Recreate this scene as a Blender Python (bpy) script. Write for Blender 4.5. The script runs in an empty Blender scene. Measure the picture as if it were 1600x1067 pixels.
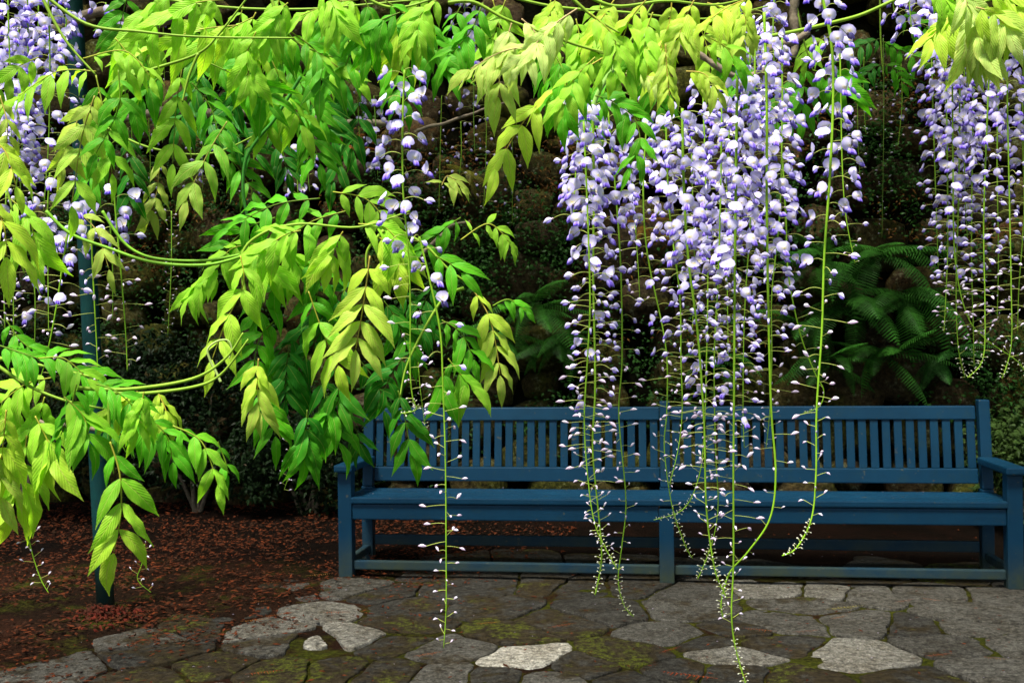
import bpy, bmesh, math, random
from math import sin, cos, pi, radians, sqrt
from mathutils import Vector, Matrix, noise
random.seed(7)
R = random.random
def U(a, b): return a + (b - a) * random.random()
SC = bpy.context.scene
COL = SC.collection

# ------------------------------------------------------------------ camera, sky, sun, exposure
F = 1688.8
CAM = Vector((1.7633, -5.8006, 1.2778))
YAW, PIT, ROL = 0.1336, 0.0031, -0.0118
_X = Vector((cos(YAW), sin(YAW), 0)); _Y = Vector((-sin(YAW), cos(YAW), 0)); _Z = Vector((0, 0, 1))
FW = cos(PIT) * _Y + sin(PIT) * _Z
_Z2 = -sin(PIT) * _Y + cos(PIT) * _Z
RT = cos(ROL) * _X + sin(ROL) * _Z2
UP = cos(ROL) * _Z2 - sin(ROL) * _X
cd = bpy.data.cameras.new('camera'); cam = bpy.data.objects.new('camera', cd); COL.objects.link(cam)
M = Matrix.Identity(4)
for i in range(3):
    M[i][0] = RT[i]; M[i][1] = UP[i]; M[i][2] = -FW[i]; M[i][3] = CAM[i]
cam.matrix_world = M
cd.sensor_width = 36; cd.lens = F / 1600 * 36; cd.clip_start = .05; cd.clip_end = 400
cd.dof.use_dof = True; cd.dof.focus_distance = 2.5; cd.dof.aperture_fstop = 14
SC.camera = cam
world = bpy.data.worlds.new('World'); SC.world = world; world.use_nodes = True
wn = world.node_tree.nodes; wl = world.node_tree.links
sky = wn.new('ShaderNodeTexSky'); sky.sky_type = 'NISHITA'; sky.sun_disc = False
SUN_EL, SUN_AZ = 66, 205          # azimuth measured clockwise from +y
sky.sun_elevation = radians(SUN_EL); sky.sun_rotation = radians(SUN_AZ)
sky.air_density = 1.2; sky.dust_density = 3.0; sky.ozone_density = 1.0
bg = wn['Background']; bg.inputs['Strength'].default_value = .056
wl.new(sky.outputs[0], bg.inputs[0])
sl = bpy.data.lights.new('sun', 'SUN'); sl.energy = 4.6; sl.angle = radians(13); sl.color = (1, .95, .84)
so = bpy.data.objects.new('sun', sl); COL.objects.link(so)
sd = Vector((sin(radians(SUN_AZ)) * cos(radians(SUN_EL)), cos(radians(SUN_AZ)) * cos(radians(SUN_EL)), sin(radians(SUN_EL))))
so.rotation_euler = sd.to_track_quat('Z', 'Y').to_euler(); so.location = (0, -3, 9)
SC.view_settings.view_transform = 'Standard'; SC.view_settings.look = 'None'
SC.view_settings.gamma = 1; SC.view_settings.exposure = 1.72
SC.render.engine = 'CYCLES'
SC.cycles.max_bounces = 7; SC.cycles.diffuse_bounces = 3; SC.cycles.transmission_bounces = 4; SC.cycles.transparent_max_bounces = 4

def px(u, v, D):
    """world point seen at photo pixel (u, v) at depth D"""
    return CAM + D * (FW + RT * ((u - 800) / F) - UP * ((v - 533.5) / F))
def gpx(u, v, z=0.0):
    d = FW + RT * ((u - 800) / F) - UP * ((v - 533.5) / F)
    t = (z - CAM.z) / d.z
    return CAM + t * d
WALL_Y = 2.15
def wpx(u, v, y=WALL_Y):
    d = FW + RT * ((u - 800) / F) - UP * ((v - 533.5) / F)
    return CAM + (y - CAM.y) / d.y * d

# ------------------------------------------------------------------ helpers
def tag(o, label=None, cat=None, group=None, kind=None):
    if label: o['label'] = label
    if cat: o['category'] = cat
    if group: o['group'] = group
    if kind: o['kind'] = kind
    return o
def place(o, parent, pos, rot=None, scale=None, ppos=None):
    COL.objects.link(o)
    if parent is not None:
        o.parent = parent
        pos = pos - ppos
    if rot is not None: o.rotation_mode = 'QUATERNION'; o.rotation_quaternion = rot
    if scale is not None: o.scale = scale if hasattr(scale, '__len__') else (scale,) * 3
    o.location = pos
    return o
def empty(name, loc, label, cat, group=None):
    o = bpy.data.objects.new(name, None); o.empty_display_size = .05; COL.objects.link(o); o.location = loc
    return tag(o, label, cat, group)
def mesh_from(name, vs, fs, mats, smooth=True, uvs=None, cols=None, mi=None):
    me = bpy.data.meshes.new(name); me.from_pydata([tuple(v) for v in vs], [], fs)
    for m in (mats if isinstance(mats, (list, tuple)) else [mats]): me.materials.append(m)
    if smooth: me.polygons.foreach_set('use_smooth', [True] * len(me.polygons))
    if mi: me.polygons.foreach_set('material_index', mi)
    if uvs:
        l = me.uv_layers.new(name='UVMap')
        for lp in me.loops: l.data[lp.index].uv = uvs[lp.vertex_index]
    if cols:
        a = me.color_attributes.new('Col', 'FLOAT_COLOR', 'POINT')
        for i, c in enumerate(cols): a.data[i].color = (c[0], c[1], c[2], 1)
    me.update(); return me
def catmull(pts, n=6):
    out = []
    P = [pts[0]] + list(pts) + [pts[-1]]
    for i in range(1, len(P) - 2):
        p0, p1, p2, p3 = P[i - 1:i + 3]
        for k in range(n):
            t = k / n
            out.append(.5 * ((2 * p1) + (p2 - p0) * t + (2 * p0 - 5 * p1 + 4 * p2 - p3) * t * t + (3 * p1 - p0 - 3 * p2 + p3) * t ** 3))
    out.append(pts[-1].copy()); return out
def tube_data(pts, r0, r1, sides=6, vs=None, fs=None, cap=True):
    vs = [] if vs is None else vs; fs = [] if fs is None else fs
    base = len(vs); n = len(pts)
    ref = Vector((.3, 1, .2)).normalized()
    for i, p in enumerate(pts):
        t = (pts[min(i + 1, n - 1)] - pts[max(i - 1, 0)])
        if t.length < 1e-9: t = Vector((0, 0, 1))
        t.normalize()
        a = t.cross(ref)
        if a.length < .1: a = t.cross(Vector((1, 0, 0)))
        a.normalize(); b = t.cross(a)
        r = (r0(i / (n - 1)) if callable(r0) else r0 + (r1 - r0) * i / (n - 1))
        for k in range(sides):
            an = 2 * pi * k / sides
            vs.append(p + r * (cos(an) * a + sin(an) * b))
    for i in range(n - 1):
        for k in range(sides):
            k2 = (k + 1) % sides
            fs.append((base + i * sides + k, base + i * sides + k2, base + (i + 1) * sides + k2, base + (i + 1) * sides + k))
    if cap:
        fs.append(tuple(base + k for k in reversed(range(sides)))); fs.append(tuple(base + (n - 1) * sides + k for k in range(sides)))
    return vs, fs

# ------------------------------------------------------------------ materials
class NT:
    def __init__(s, name):
        s.m = bpy.data.materials.new(name); s.m.use_nodes = True; s.t = s.m.node_tree; s.n = s.t.nodes
        s.b = s.n['Principled BSDF']; s.out = s.n['Material Output']
    def new(s, typ, **kw):
        nd = s.n.new(typ)
        for k, v in kw.items():
            if hasattr(nd, k): setattr(nd, k, v)
        return nd
    def ln(s, a, b): s.t.links.new(a, b)
    def val(s, sock, v):
        if hasattr(v, 'is_output') or isinstance(v, bpy.types.NodeSocket): s.ln(v, sock)
        else: sock.default_value = v
    def noise(s, scale, detail=4, rough=.6, vec=None, dist=0):
        n = s.new('ShaderNodeTexNoise'); n.inputs['Scale'].default_value = scale; n.inputs['Detail'].default_value = detail
        n.inputs['Roughness'].default_value = rough; n.inputs['Distortion'].default_value = dist
        if vec is not None: s.ln(vec, n.inputs['Vector'])
        return n.outputs[0]
    def ramp(s, fac, stops):
        r = s.new('ShaderNodeValToRGB'); e = r.color_ramp.elements
        while len(e) < len(stops): e.new(.5)
        for i, (p, c) in enumerate(stops):
            e[i].position = p; e[i].color = (c, c, c, 1) if not hasattr(c, '__len__') else (*c, 1)
        s.ln(fac, r.inputs[0]); return r.outputs[0]
    def mix(s, fac, a, b, mode='MIX'):
        m = s.new('ShaderNodeMix'); m.data_type = 'RGBA'; m.blend_type = mode
        s.val(m.inputs[0], fac)
        for sk, v in ((m.inputs[6], a), (m.inputs[7], b)):
            if isinstance(v, bpy.types.NodeSocket): s.ln(v, sk)
            else: sk.default_value = (*v, 1) if len(v) == 3 else v
        return m.outputs[2]
    def math(s, op, a, b=0.0, clamp=False):
        m = s.new('ShaderNodeMath'); m.operation = op; m.use_clamp = clamp
        s.val(m.inputs[0], a); s.val(m.inputs[1], b); return m.outputs[0]
    def bump(s, h, strength, dist, nrm=None):
        b = s.new('ShaderNodeBump'); b.inputs['Strength'].default_value = strength; b.inputs['Distance'].default_value = dist
        s.ln(h, b.inputs['Height'])
        if nrm is not None: s.ln(nrm, b.inputs['Normal'])
        s.ln(b.outputs[0], s.b.inputs['Normal']); return b.outputs[0]
    def coords(s): return s.new('ShaderNodeTexCoord')
    def translucent(s, col, fac, normal=None):
        tr = s.new('ShaderNodeBsdfTranslucent'); s.ln(col, tr.inputs[0])
        if normal is not None: s.ln(normal, tr.inputs['Normal'])
        mx = s.new('ShaderNodeMixShader'); mx.inputs[0].default_value = fac
        s.ln(s.b.outputs[0], mx.inputs[1]); s.ln(tr.outputs[0], mx.inputs[2]); s.ln(mx.outputs[0], s.out.inputs[0])

def mat_leaf():
    t = NT('leaf'); oi = t.new('ShaderNodeObjectInfo'); uv = t.new('ShaderNodeUVMap')
    sp = t.new('ShaderNodeSeparateXYZ'); t.ln(uv.outputs[0], sp.inputs[0])
    ax = t.math('ABSOLUTE', t.math('SUBTRACT', sp.outputs[0], .5))
    oc = t.coords()
    # feathered side veins and a pale midrib
    ph = t.math('SUBTRACT', t.math('MULTIPLY', sp.outputs[1], 62), t.math('MULTIPLY', ax, 42))
    vein = t.math('SINE', ph); vein = t.math('MULTIPLY', t.math('ADD', vein, 1), .5)
    mid = t.ramp(ax, [(0, 1.0), (.035, .0)])
    nz = t.noise(34, 5, .65, oc.outputs['Object'])
    nz2 = t.noise(9, 3, .6, oc.outputs['Object'])
    col = t.mix(t.math('MULTIPLY', t.ramp(nz2, [(.35, 0.0), (.7, 1.0)]), .35), oi.outputs['Color'], t.mix(1, oi.outputs['Color'], (.55, .8, .5), 'MULTIPLY'))
    # bronze tinge of the young leaf, its own colour: strongest at midrib and margin
    edge = t.ramp(ax, [(.22, 0.0), (.5, 1.0)])
    br = t.math('MULTIPLY', t.math('ADD', t.math('MULTIPLY', mid, .8), t.math('MULTIPLY', t.math('MULTIPLY', nz, edge), .75)), t.math('SUBTRACT', 1, oi.outputs['Alpha']), clamp=True)
    col = t.mix(br, col, (.46, .31, .10))
    col = t.mix(t.math('MULTIPLY', t.ramp(vein, [(0, 1.0), (.25, .0)]), .20), col, t.mix(1, col, (.6, .62, .5), 'MULTIPLY'))
    col = t.mix(t.math('MULTIPLY', mid, .35), col, (.45, .5, .12))
    spots = t.ramp(t.noise(55, 2, .5, oc.outputs['Object']), [(.70, 0.0), (.76, 1.0)])
    col = t.mix(t.math('MULTIPLY', spots, .6), col, (.12, .08, .02))
    t.ln(col, t.b.inputs['Base Color']); t.b.inputs['Roughness'].default_value = .5
    t.b.inputs['Specular IOR Level'].default_value = .16
    h = t.math('SUBTRACT', t.math('ADD', t.math('MULTIPLY', vein, .5), t.math('MULTIPLY', nz, .5)), t.math('MULTIPLY', mid, 1.0))
    nm = t.bump(h, .6, .0010)
    tcol = t.mix(1, col, (1.25, 1.35, .5), 'MULTIPLY')
    t.translucent(tcol, .48, nm)
    return t.m
def mat_simple(name, col, rough=.6, nscale=20, var=.3, bump=.3, bd=.002, trans=0, coat=0):
    t = NT(name); oc = t.coords(); nz = t.noise(nscale, 5, .6, oc.outputs['Object'])
    c = t.mix(t.ramp(nz, [(.3, 0.0), (.7, 1.0)]), tuple(x * (1 - var) for x in col), tuple(min(1, x * (1 + var)) for x in col))
    t.ln(c, t.b.inputs['Base Color']); t.b.inputs['Roughness'].default_value = rough
    if bump: t.bump(nz, bump, bd)
    if trans: t.translucent(c, trans)
    return t.m
def mat_petal():
    t = NT('petal'); at = t.new('ShaderNodeAttribute'); at.attribute_name = 'Col'
    oi = t.new('ShaderNodeObjectInfo')
    c = t.mix(t.math('MULTIPLY', oi.outputs['Random'], .22), at.outputs['Color'], t.mix(1, at.outputs['Color'], (1.0, .84, 1.0), 'MULTIPLY'))
    c = t.mix(1, c, oi.outputs['Color'], 'MULTIPLY')
    t.ln(c, t.b.inputs['Base Color']); t.b.inputs['Roughness'].default_value = .6; t.b.inputs['Specular IOR Level'].default_value = .15
    t.translucent(c, .4); return t.m
def mat_tint(name, rough=.6, trans=.3, nscale=20, alt=None):
    t = NT(name); oi = t.new('ShaderNodeObjectInfo'); oc = t.coords(); nz = t.noise(nscale, 4, .6, oc.outputs['Object'])
    geo = t.new('ShaderNodeNewGeometry')
    isl = t.math('ADD', .65, t.math('MULTIPLY', geo.outputs['Random Per Island'], .7))
    sc = t.new('ShaderNodeVectorMath'); sc.operation = 'SCALE'
    t.ln(t.mix(t.ramp(nz, [(.35, 0.0), (.65, .5)]), oi.outputs['Color'], t.mix(1, oi.outputs['Color'], (.5, .5, .4), 'MULTIPLY')), sc.inputs[0]); t.ln(isl, sc.inputs['Scale'])
    if alt:
        cc = t.mix(t.ramp(t.math('FRACT', t.math('MULTIPLY', geo.outputs['Random Per Island'], 7.3)), [(.15, 0.0), (.95, 1.0)]), sc.outputs[0], alt)
    src = cc if alt else sc.outputs[0]
    t.ln(src, t.b.inputs['Base Color']); t.b.inputs['Roughness'].default_value = rough; t.b.inputs['Specular IOR Level'].default_value = .12
    if trans: t.translucent(src, trans)
    return t.m
def mat_paint():
    t = NT('blue_paint'); oc = t.coords(); geo = t.new('ShaderNodeNewGeometry'); oi = t.new('ShaderNodeObjectInfo')
    sx = t.new('ShaderNodeMapping'); t.ln(geo.outputs['Position'], sx.inputs[0]); sx.inputs['Scale'].default_value = (1, 6, 1)
    nz = t.noise(5, 6, .7, geo.outputs['Position']); fine = t.noise(60, 4, .7, geo.outputs['Position'])
    grain = t.new('ShaderNodeMapping'); t.ln(oc.outputs['Object'], grain.inputs[0]); grain.inputs['Scale'].default_value = (1.6, 60, 60)
    gz = t.noise(2, 5, .7, grain.outputs[0])
    c = t.mix(t.ramp(nz, [(.3, 0.0), (.72, 1.0)]), (.0016, .031, .068), (.0028, .042, .088))
    c = t.mix(t.math('MULTIPLY', oi.outputs['Random'], .35), c, (.0016, .028, .066))
    sp = t.new('ShaderNodeSeparateXYZ'); t.ln(geo.outputs['Position'], sp.inputs[0])
    # grime and algae splashed up on the lowest timbers
    low = t.ramp(sp.outputs[2], [(.03, 1.0), (.24, 0.0)])
    alg = t.math('MULTIPLY', low, t.ramp(nz, [(.36, .25), (.62, 1.0)]))
    c = t.mix(t.math('MULTIPLY', alg, .9), c, (.05, .060, .026))
    worn = t.math('MULTIPLY', t.ramp(t.noise(11, 6, .75, geo.outputs['Position']), [(.54, 0.0), (.66, 1.0)]), .5)
    c = t.mix(worn, c, (.012, .040, .055))
    chips = t.math('MULTIPLY', t.ramp(t.noise(28, 3, .6, geo.outputs['Position']), [(.68, 0.0), (.70, 1.0)]), .7)
    c = t.mix(chips, c, (.07, .075, .06))
    t.ln(c, t.b.inputs['Base Color'])
    t.ln(t.ramp(fine, [(.3, .38), (.7, .58)]), t.b.inputs['Roughness']); t.b.inputs['Specular IOR Level'].default_value = .2
    t.bump(t.math('ADD', t.math('MULTIPLY', gz, .8), t.math('MULTIPLY', fine, .25)), .45, .0016)
    return t.m
def mat_flag():
    t = NT('flagstone'); oi = t.new('ShaderNodeObjectInfo'); geo = t.new('ShaderNodeNewGeometry'); P = geo.outputs['Position']
    n1 = t.noise(6, 6, .7, P); n2 = t.noise(34, 7, .8, P); n3 = t.noise(2.6, 6, .68, P, .8); n4 = t.noise(120, 3, .7, P)
    k = t.ramp(n2, [(.40, 0.0), (.60, 1.0)])
    c = t.mix(k, t.mix(1, oi.outputs['Color'], (.34, .33, .31), 'MULTIPLY'), t.mix(1, oi.outputs['Color'], (1.45, 1.45, 1.42), 'MULTIPLY'))
    c = t.mix(t.math('MULTIPLY', t.ramp(n4, [(.55, 0.0), (.60, 1.0)]), .8), c, t.mix(1, c, (2.1, 2.1, 2.0), 'MULTIPLY'))
    c = t.mix(t.math('MULTIPLY', t.ramp(n4, [(.36, 1.0), (.43, 0.0)]), .6), c, t.mix(1, c, (.35, .34, .32), 'MULTIPLY'))
    c = t.mix(t.math('MULTIPLY', t.ramp(n1, [(.42, 0.0), (.62, 1.0)]), .6), c, t.mix(1, c, (.45, .40, .32), 'MULTIPLY'))
    # damp brown film and moss; how much is each stone's own (alpha of its object colour)
    m = t.math('SUBTRACT', t.math('ADD', n3, t.math('MULTIPLY', n1, .5)), t.math('SUBTRACT', 1.04, t.math('MULTIPLY', oi.outputs['Alpha'], .42)))
    film = t.ramp(m, [(0.0, 0.0), (.09, 1.0)])
    c = t.mix(t.math('MULTIPLY', film, .88), c, t.mix(k, (.013, .009, .004), (.050, .036, .015)))
    moss = t.math('MULTIPLY', t.ramp(t.math('ADD', m, t.math('MULTIPLY', t.noise(1.7, 4, .6, P), .35)), [(.30, 0.0), (.38, 1.0)]), t.ramp(n2, [(.45, 0.0), (.56, 1.0)]))
    c = t.mix(moss, c, t.mix(t.ramp(n4, [(.4, 0.0), (.6, 1.0)]), (.035, .045, .006), (.12, .135, .012)))
    t.ln(c, t.b.inputs['Base Color']); t.ln(t.ramp(n1, [(.3, .6), (.7, .9)]), t.b.inputs['Roughness']); t.b.inputs['Specular IOR Level'].default_value = .12
    t.bump(t.math('ADD', t.math('ADD', t.math('MULTIPLY', n2, 1.2), t.math('MULTIPLY', n4, .4)), t.math('MULTIPLY', n1, 1.2)), 1, .010)
    return t.m
def mat_ground():
    t = NT('mossy_soil'); geo = t.new('ShaderNodeNewGeometry'); P = geo.outputs['Position']
    n1 = t.noise(3.0, 6, .7, P); n2 = t.noise(48, 6, .75, P); n3 = t.noise(1.3, 5, .6, P, .8)
    soil = t.mix(t.ramp(n2, [(.32, 0.0), (.7, 1.0)]), (.004, .0025, .0015), (.028, .014, .007))
    soil = t.mix(t.ramp(n3, [(.45, 0.0), (.62, .6)]), soil, (.040, .015, .008))
    moss = t.mix(t.ramp(n2, [(.35, 0.0), (.65, 1.0)]), (.014, .020, .004), (.075, .080, .008))
    sp = t.new('ShaderNodeSeparateXYZ'); t.ln(P, sp.inputs[0])
    onpav = t.math('MULTIPLY', t.math('MINIMUM', t.math('MAXIMUM', t.math('ADD', sp.outputs[0], .3), 0.0), 1.0), .13)
    c = t.mix(t.ramp(t.math('ADD', n1, onpav), [(.52, 0.0), (.68, 1.0)]), soil, moss)
    back = t.ramp(t.math('ADD', sp.outputs[1], t.math('MULTIPLY', n1, .6)), [(.1, 0.0), (.7, 1.0)])  # painted shade: soil colour darkened from under the bench to the wall
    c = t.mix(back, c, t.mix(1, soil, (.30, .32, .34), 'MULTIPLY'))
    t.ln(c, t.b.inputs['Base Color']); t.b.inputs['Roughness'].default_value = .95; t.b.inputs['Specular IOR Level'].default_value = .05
    t.bump(t.math('ADD', n2, n1), 1, .02); return t.m
def mat_rock():
    t = NT('mossy_rock'); oi = t.new('ShaderNodeObjectInfo'); geo = t.new('ShaderNodeNewGeometry'); P = geo.outputs['Position']
    n1 = t.noise(3.2, 6, .7, P); n2 = t.noise(26, 7, .78, P); n3 = t.noise(1.6, 4, .6, P, .5); n4 = t.noise(80, 4, .7, P)
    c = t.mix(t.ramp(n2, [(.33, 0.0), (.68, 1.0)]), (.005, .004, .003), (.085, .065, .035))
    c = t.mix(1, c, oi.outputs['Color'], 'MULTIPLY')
    c = t.mix(t.math('MULTIPLY', t.ramp(n3, [(.44, 0.0), (.60, 1.0)]), .85), c, t.mix(t.ramp(n2, [(.4, 0.0), (.62, 1.0)]), (.012, .016, .003), (.085, .090, .010)))
    c = t.mix(t.math('MULTIPLY', t.ramp(n1, [(.56, 0.0), (.68, 1.0)]), .75), c, t.mix(t.ramp(n2, [(.4, 0.0), (.62, 1.0)]), (.02, .008, .003), (.10, .042, .008)))
    lich = t.math('MULTIPLY', t.ramp(t.noise(13, 5, .7, P), [(.56, 0.0), (.67, 1.0)]), t.ramp(n4, [(.42, 0.0), (.55, 1.0)]))
    c = t.mix(t.math('MULTIPLY', lich, .7), c, (.20, .23, .14))
    t.ln(c, t.b.inputs['Base Color']); t.b.inputs['Roughness'].default_value = .9; t.b.inputs['Specular IOR Level'].default_value = .08
    t.bump(t.math('ADD', t.math('MULTIPLY', n2, 1.2), t.math('MULTIPLY', n4, .3)), 1, .018); return t.m
def mat_bark():
    t = NT('bark'); oc = t.coords(); geo = t.new('ShaderNodeNewGeometry'); n = t.noise(40, 6, .7, geo.outputs['Position']); n2 = t.noise(7, 4, .6, geo.outputs['Position'])
    c = t.mix(t.ramp(n, [(.3, 0.0), (.7, 1.0)]), (.05, .035, .020), (.20, .155, .10)); c = t.mix(t.ramp(n2, [(.5, 0.0), (.7, .6)]), c, (.10, .11, .045))
    t.ln(c, t.b.inputs['Base Color']); t.b.inputs['Roughness'].default_value = .85; t.bump(n, .9, .004); return t.m
def mat_post():
    t = NT('green_metal'); geo = t.new('ShaderNodeNewGeometry'); P = geo.outputs['Position']; n = t.noise(9, 6, .7, P); n2 = t.noise(70, 4, .6, P)
    c = t.mix(t.ramp(n, [(.35, 0.0), (.7, 1.0)]), (.003, .032, .034), (.005, .055, .052)); c = t.mix(t.ramp(n2, [(.62, 0.0), (.7, .5)]), c, (.04, .06, .035))
    sp = t.new('ShaderNodeSeparateXYZ'); t.ln(P, sp.inputs[0])
    c = t.mix(t.math('MULTIPLY', t.ramp(sp.outputs[2], [(.0, 1.0), (.3, 0.0)]), t.ramp(n, [(.4, .2), (.6, .9)])), c, (.03, .03, .012))
    t.ln(c, t.b.inputs['Base Color']); t.ln(t.ramp(n, [(.3, .5), (.7, .7)]), t.b.inputs['Roughness']); t.b.inputs['Specular IOR Level'].default_value = .15; t.bump(n2, .3, .001); return t.m

LEAF = mat_leaf(); PETAL = mat_petal(); PAINT = mat_paint(); FLAG = mat_flag(); GROUND = mat_ground(); ROCK = mat_rock(); BARK = mat_bark(); POST = mat_post()
RACHIS = mat_tint('leaf_stalk', .5, .15, 30); STALK = mat_tint('flower_stalk', .45, .2, 40)
FOLI = mat_tint('small_foliage', .5, .3, 12); FERN = mat_tint('fern_frond', .55, .35, 8); LITTER = mat_tint('dry_litter', .8, .1, 30, (.030, .014, .007))
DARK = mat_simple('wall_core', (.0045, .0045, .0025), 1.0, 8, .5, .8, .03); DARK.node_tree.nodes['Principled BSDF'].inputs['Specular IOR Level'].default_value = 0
WOODIN = mat_simple('dark_timber', (.02, .03, .03), .8)

# ------------------------------------------------------------------ ground sheet
def ground():
    vs, fs = [], []
    xs = [-40, -20, -10, -6, -4] + [-3 + .05 * i for i in range(181)] + [7, 9, 12, 20, 40]
    ys = [-40, -20, -10, -7, -5] + [-3.5 + .05 * i for i in range(117)] + [4, 8, 20, 40]
    for y in ys:
        for x in xs:
            p = Vector((x, y, 0))
            z = -.0095 + .014 * noise.noise(p * 2.3) + .007 * noise.noise(p * 8)
            left = max(0, min(1, (-.15 - x + .55 * (y + .9)) * 1.1)) if -5 < y < 3 else 0    # the soil bank left of the paving
            z += left * (.035 + .02 * noise.noise(p * 2)) + max(0, min(1, (y - .9) / 1.3)) * .08
            vs.append((x, y, z))
    W = len(xs)
    for j in range(len(ys) - 1):
        for i in range(W - 1):
            a = j * W + i; fs.append((a, a + 1, a + W + 1, a + W))
    o = bpy.data.objects.new('ground', mesh_from('ground', vs, fs, GROUND)); COL.objects.link(o)
    return tag(o, kind='structure')
ground()

# ------------------------------------------------------------------ flagstones: seeds traced from the photograph, cells cut between neighbours
# pixel x, y, grey, moss
G1, G2, G3, G4 = .038, .078, .150, .36
SEEDS = [(1220, 920, G3, .3), (1288, 923, G3, .3), (1368, 930, G2, .5), (1440, 930, G2, .4), (1262, 943, G2, .6), (1215, 971, G2, .5),
 (1350, 970, G2 * 1.15, .35), (1512, 957, G2, .4), (1340, 1026, G3 * 1.15, .25), (1490, 1004, G2 * .9, .45), (1592, 1008, G2, .3), (1560, 1050, G2, .5),
 (1428, 977, G1, .6), (1592, 938, G2, .4), (940, 955, G1 * 1.1, .5), (1078, 924, G2 * .9, .5), (1076, 953, G2 * .9, .6), (1057, 991, G2, .55),
 (1142, 1021, G3, .25), (1108, 1003, G1, .7), (1155, 983, G1, .7), (1205, 1004, G1, .8), (1058, 1047, G1, .9), (915, 1040, G1 * 1.2, .6),
 (1150, 1056, G1, .6), (985, 1022, G1, .9), (820, 1029, G4, .0), (712, 928, G1, .6), (765, 912, G1, .5), (855, 912, G1, .7), (765, 950, G1, .7),
 (700, 1012, G2, .55), (640, 975, G1, .9), (620, 1003, G1, .9), (865, 970, G1, .95), (790, 985, G1, 1), (590, 930, G1, .8), (700, 1055, G2, .6),
 (600, 1052, G1, .9), (1000, 915, G1, .7), (900, 915, G1, .7), (400, 982, G3 * .9, .5), (505, 951, G3 * .9, .5), (545, 923, G2, .5), (452, 928, G2, .4),
 (430, 1004, G2, .7), (491, 1003, G4 * .9, .05), (556, 995, G3 * 1.3, .1), (255, 995, G2, .8), (250, 1020, G1, .8), (325, 1040, G1, 1), (440, 1050, G1, 1),
 (520, 1048, G1, 1), (230, 1060, G1, .9), (350, 958, G1, .8), (300, 985, G1, .9), (440, 895, G1, .8), (380, 925, G1, 1), (640, 945, G1, .8),
 (770, 1058, G1, .8), (860, 1062, G2, .6), (980, 1062, G1, .8), (1250, 1064, G1, 1), (1440, 1064, G1, 1), (1510, 985 - 5, G2, .5)]
def clip(poly, a, b):
    """keep the side of poly nearer a than b"""
    mx, my = (a[0] + b[0]) / 2, (a[1] + b[1]) / 2; nx, ny = b[0] - a[0], b[1] - a[1]; out = []
    f = lambda p: (p[0] - mx) * nx + (p[1] - my) * ny
    for i in range(len(poly)):
        p, q = poly[i], poly[(i + 1) % len(poly)]; fp, fq = f(p), f(q)
        if fp <= 0: out.append(p)
        if (fp < 0) != (fq < 0) and fp != fq:
            t = fp / (fp - fq); out.append((p[0] + t * (q[0] - p[0]), p[1] + t * (q[1] - p[1])))
    return out
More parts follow.
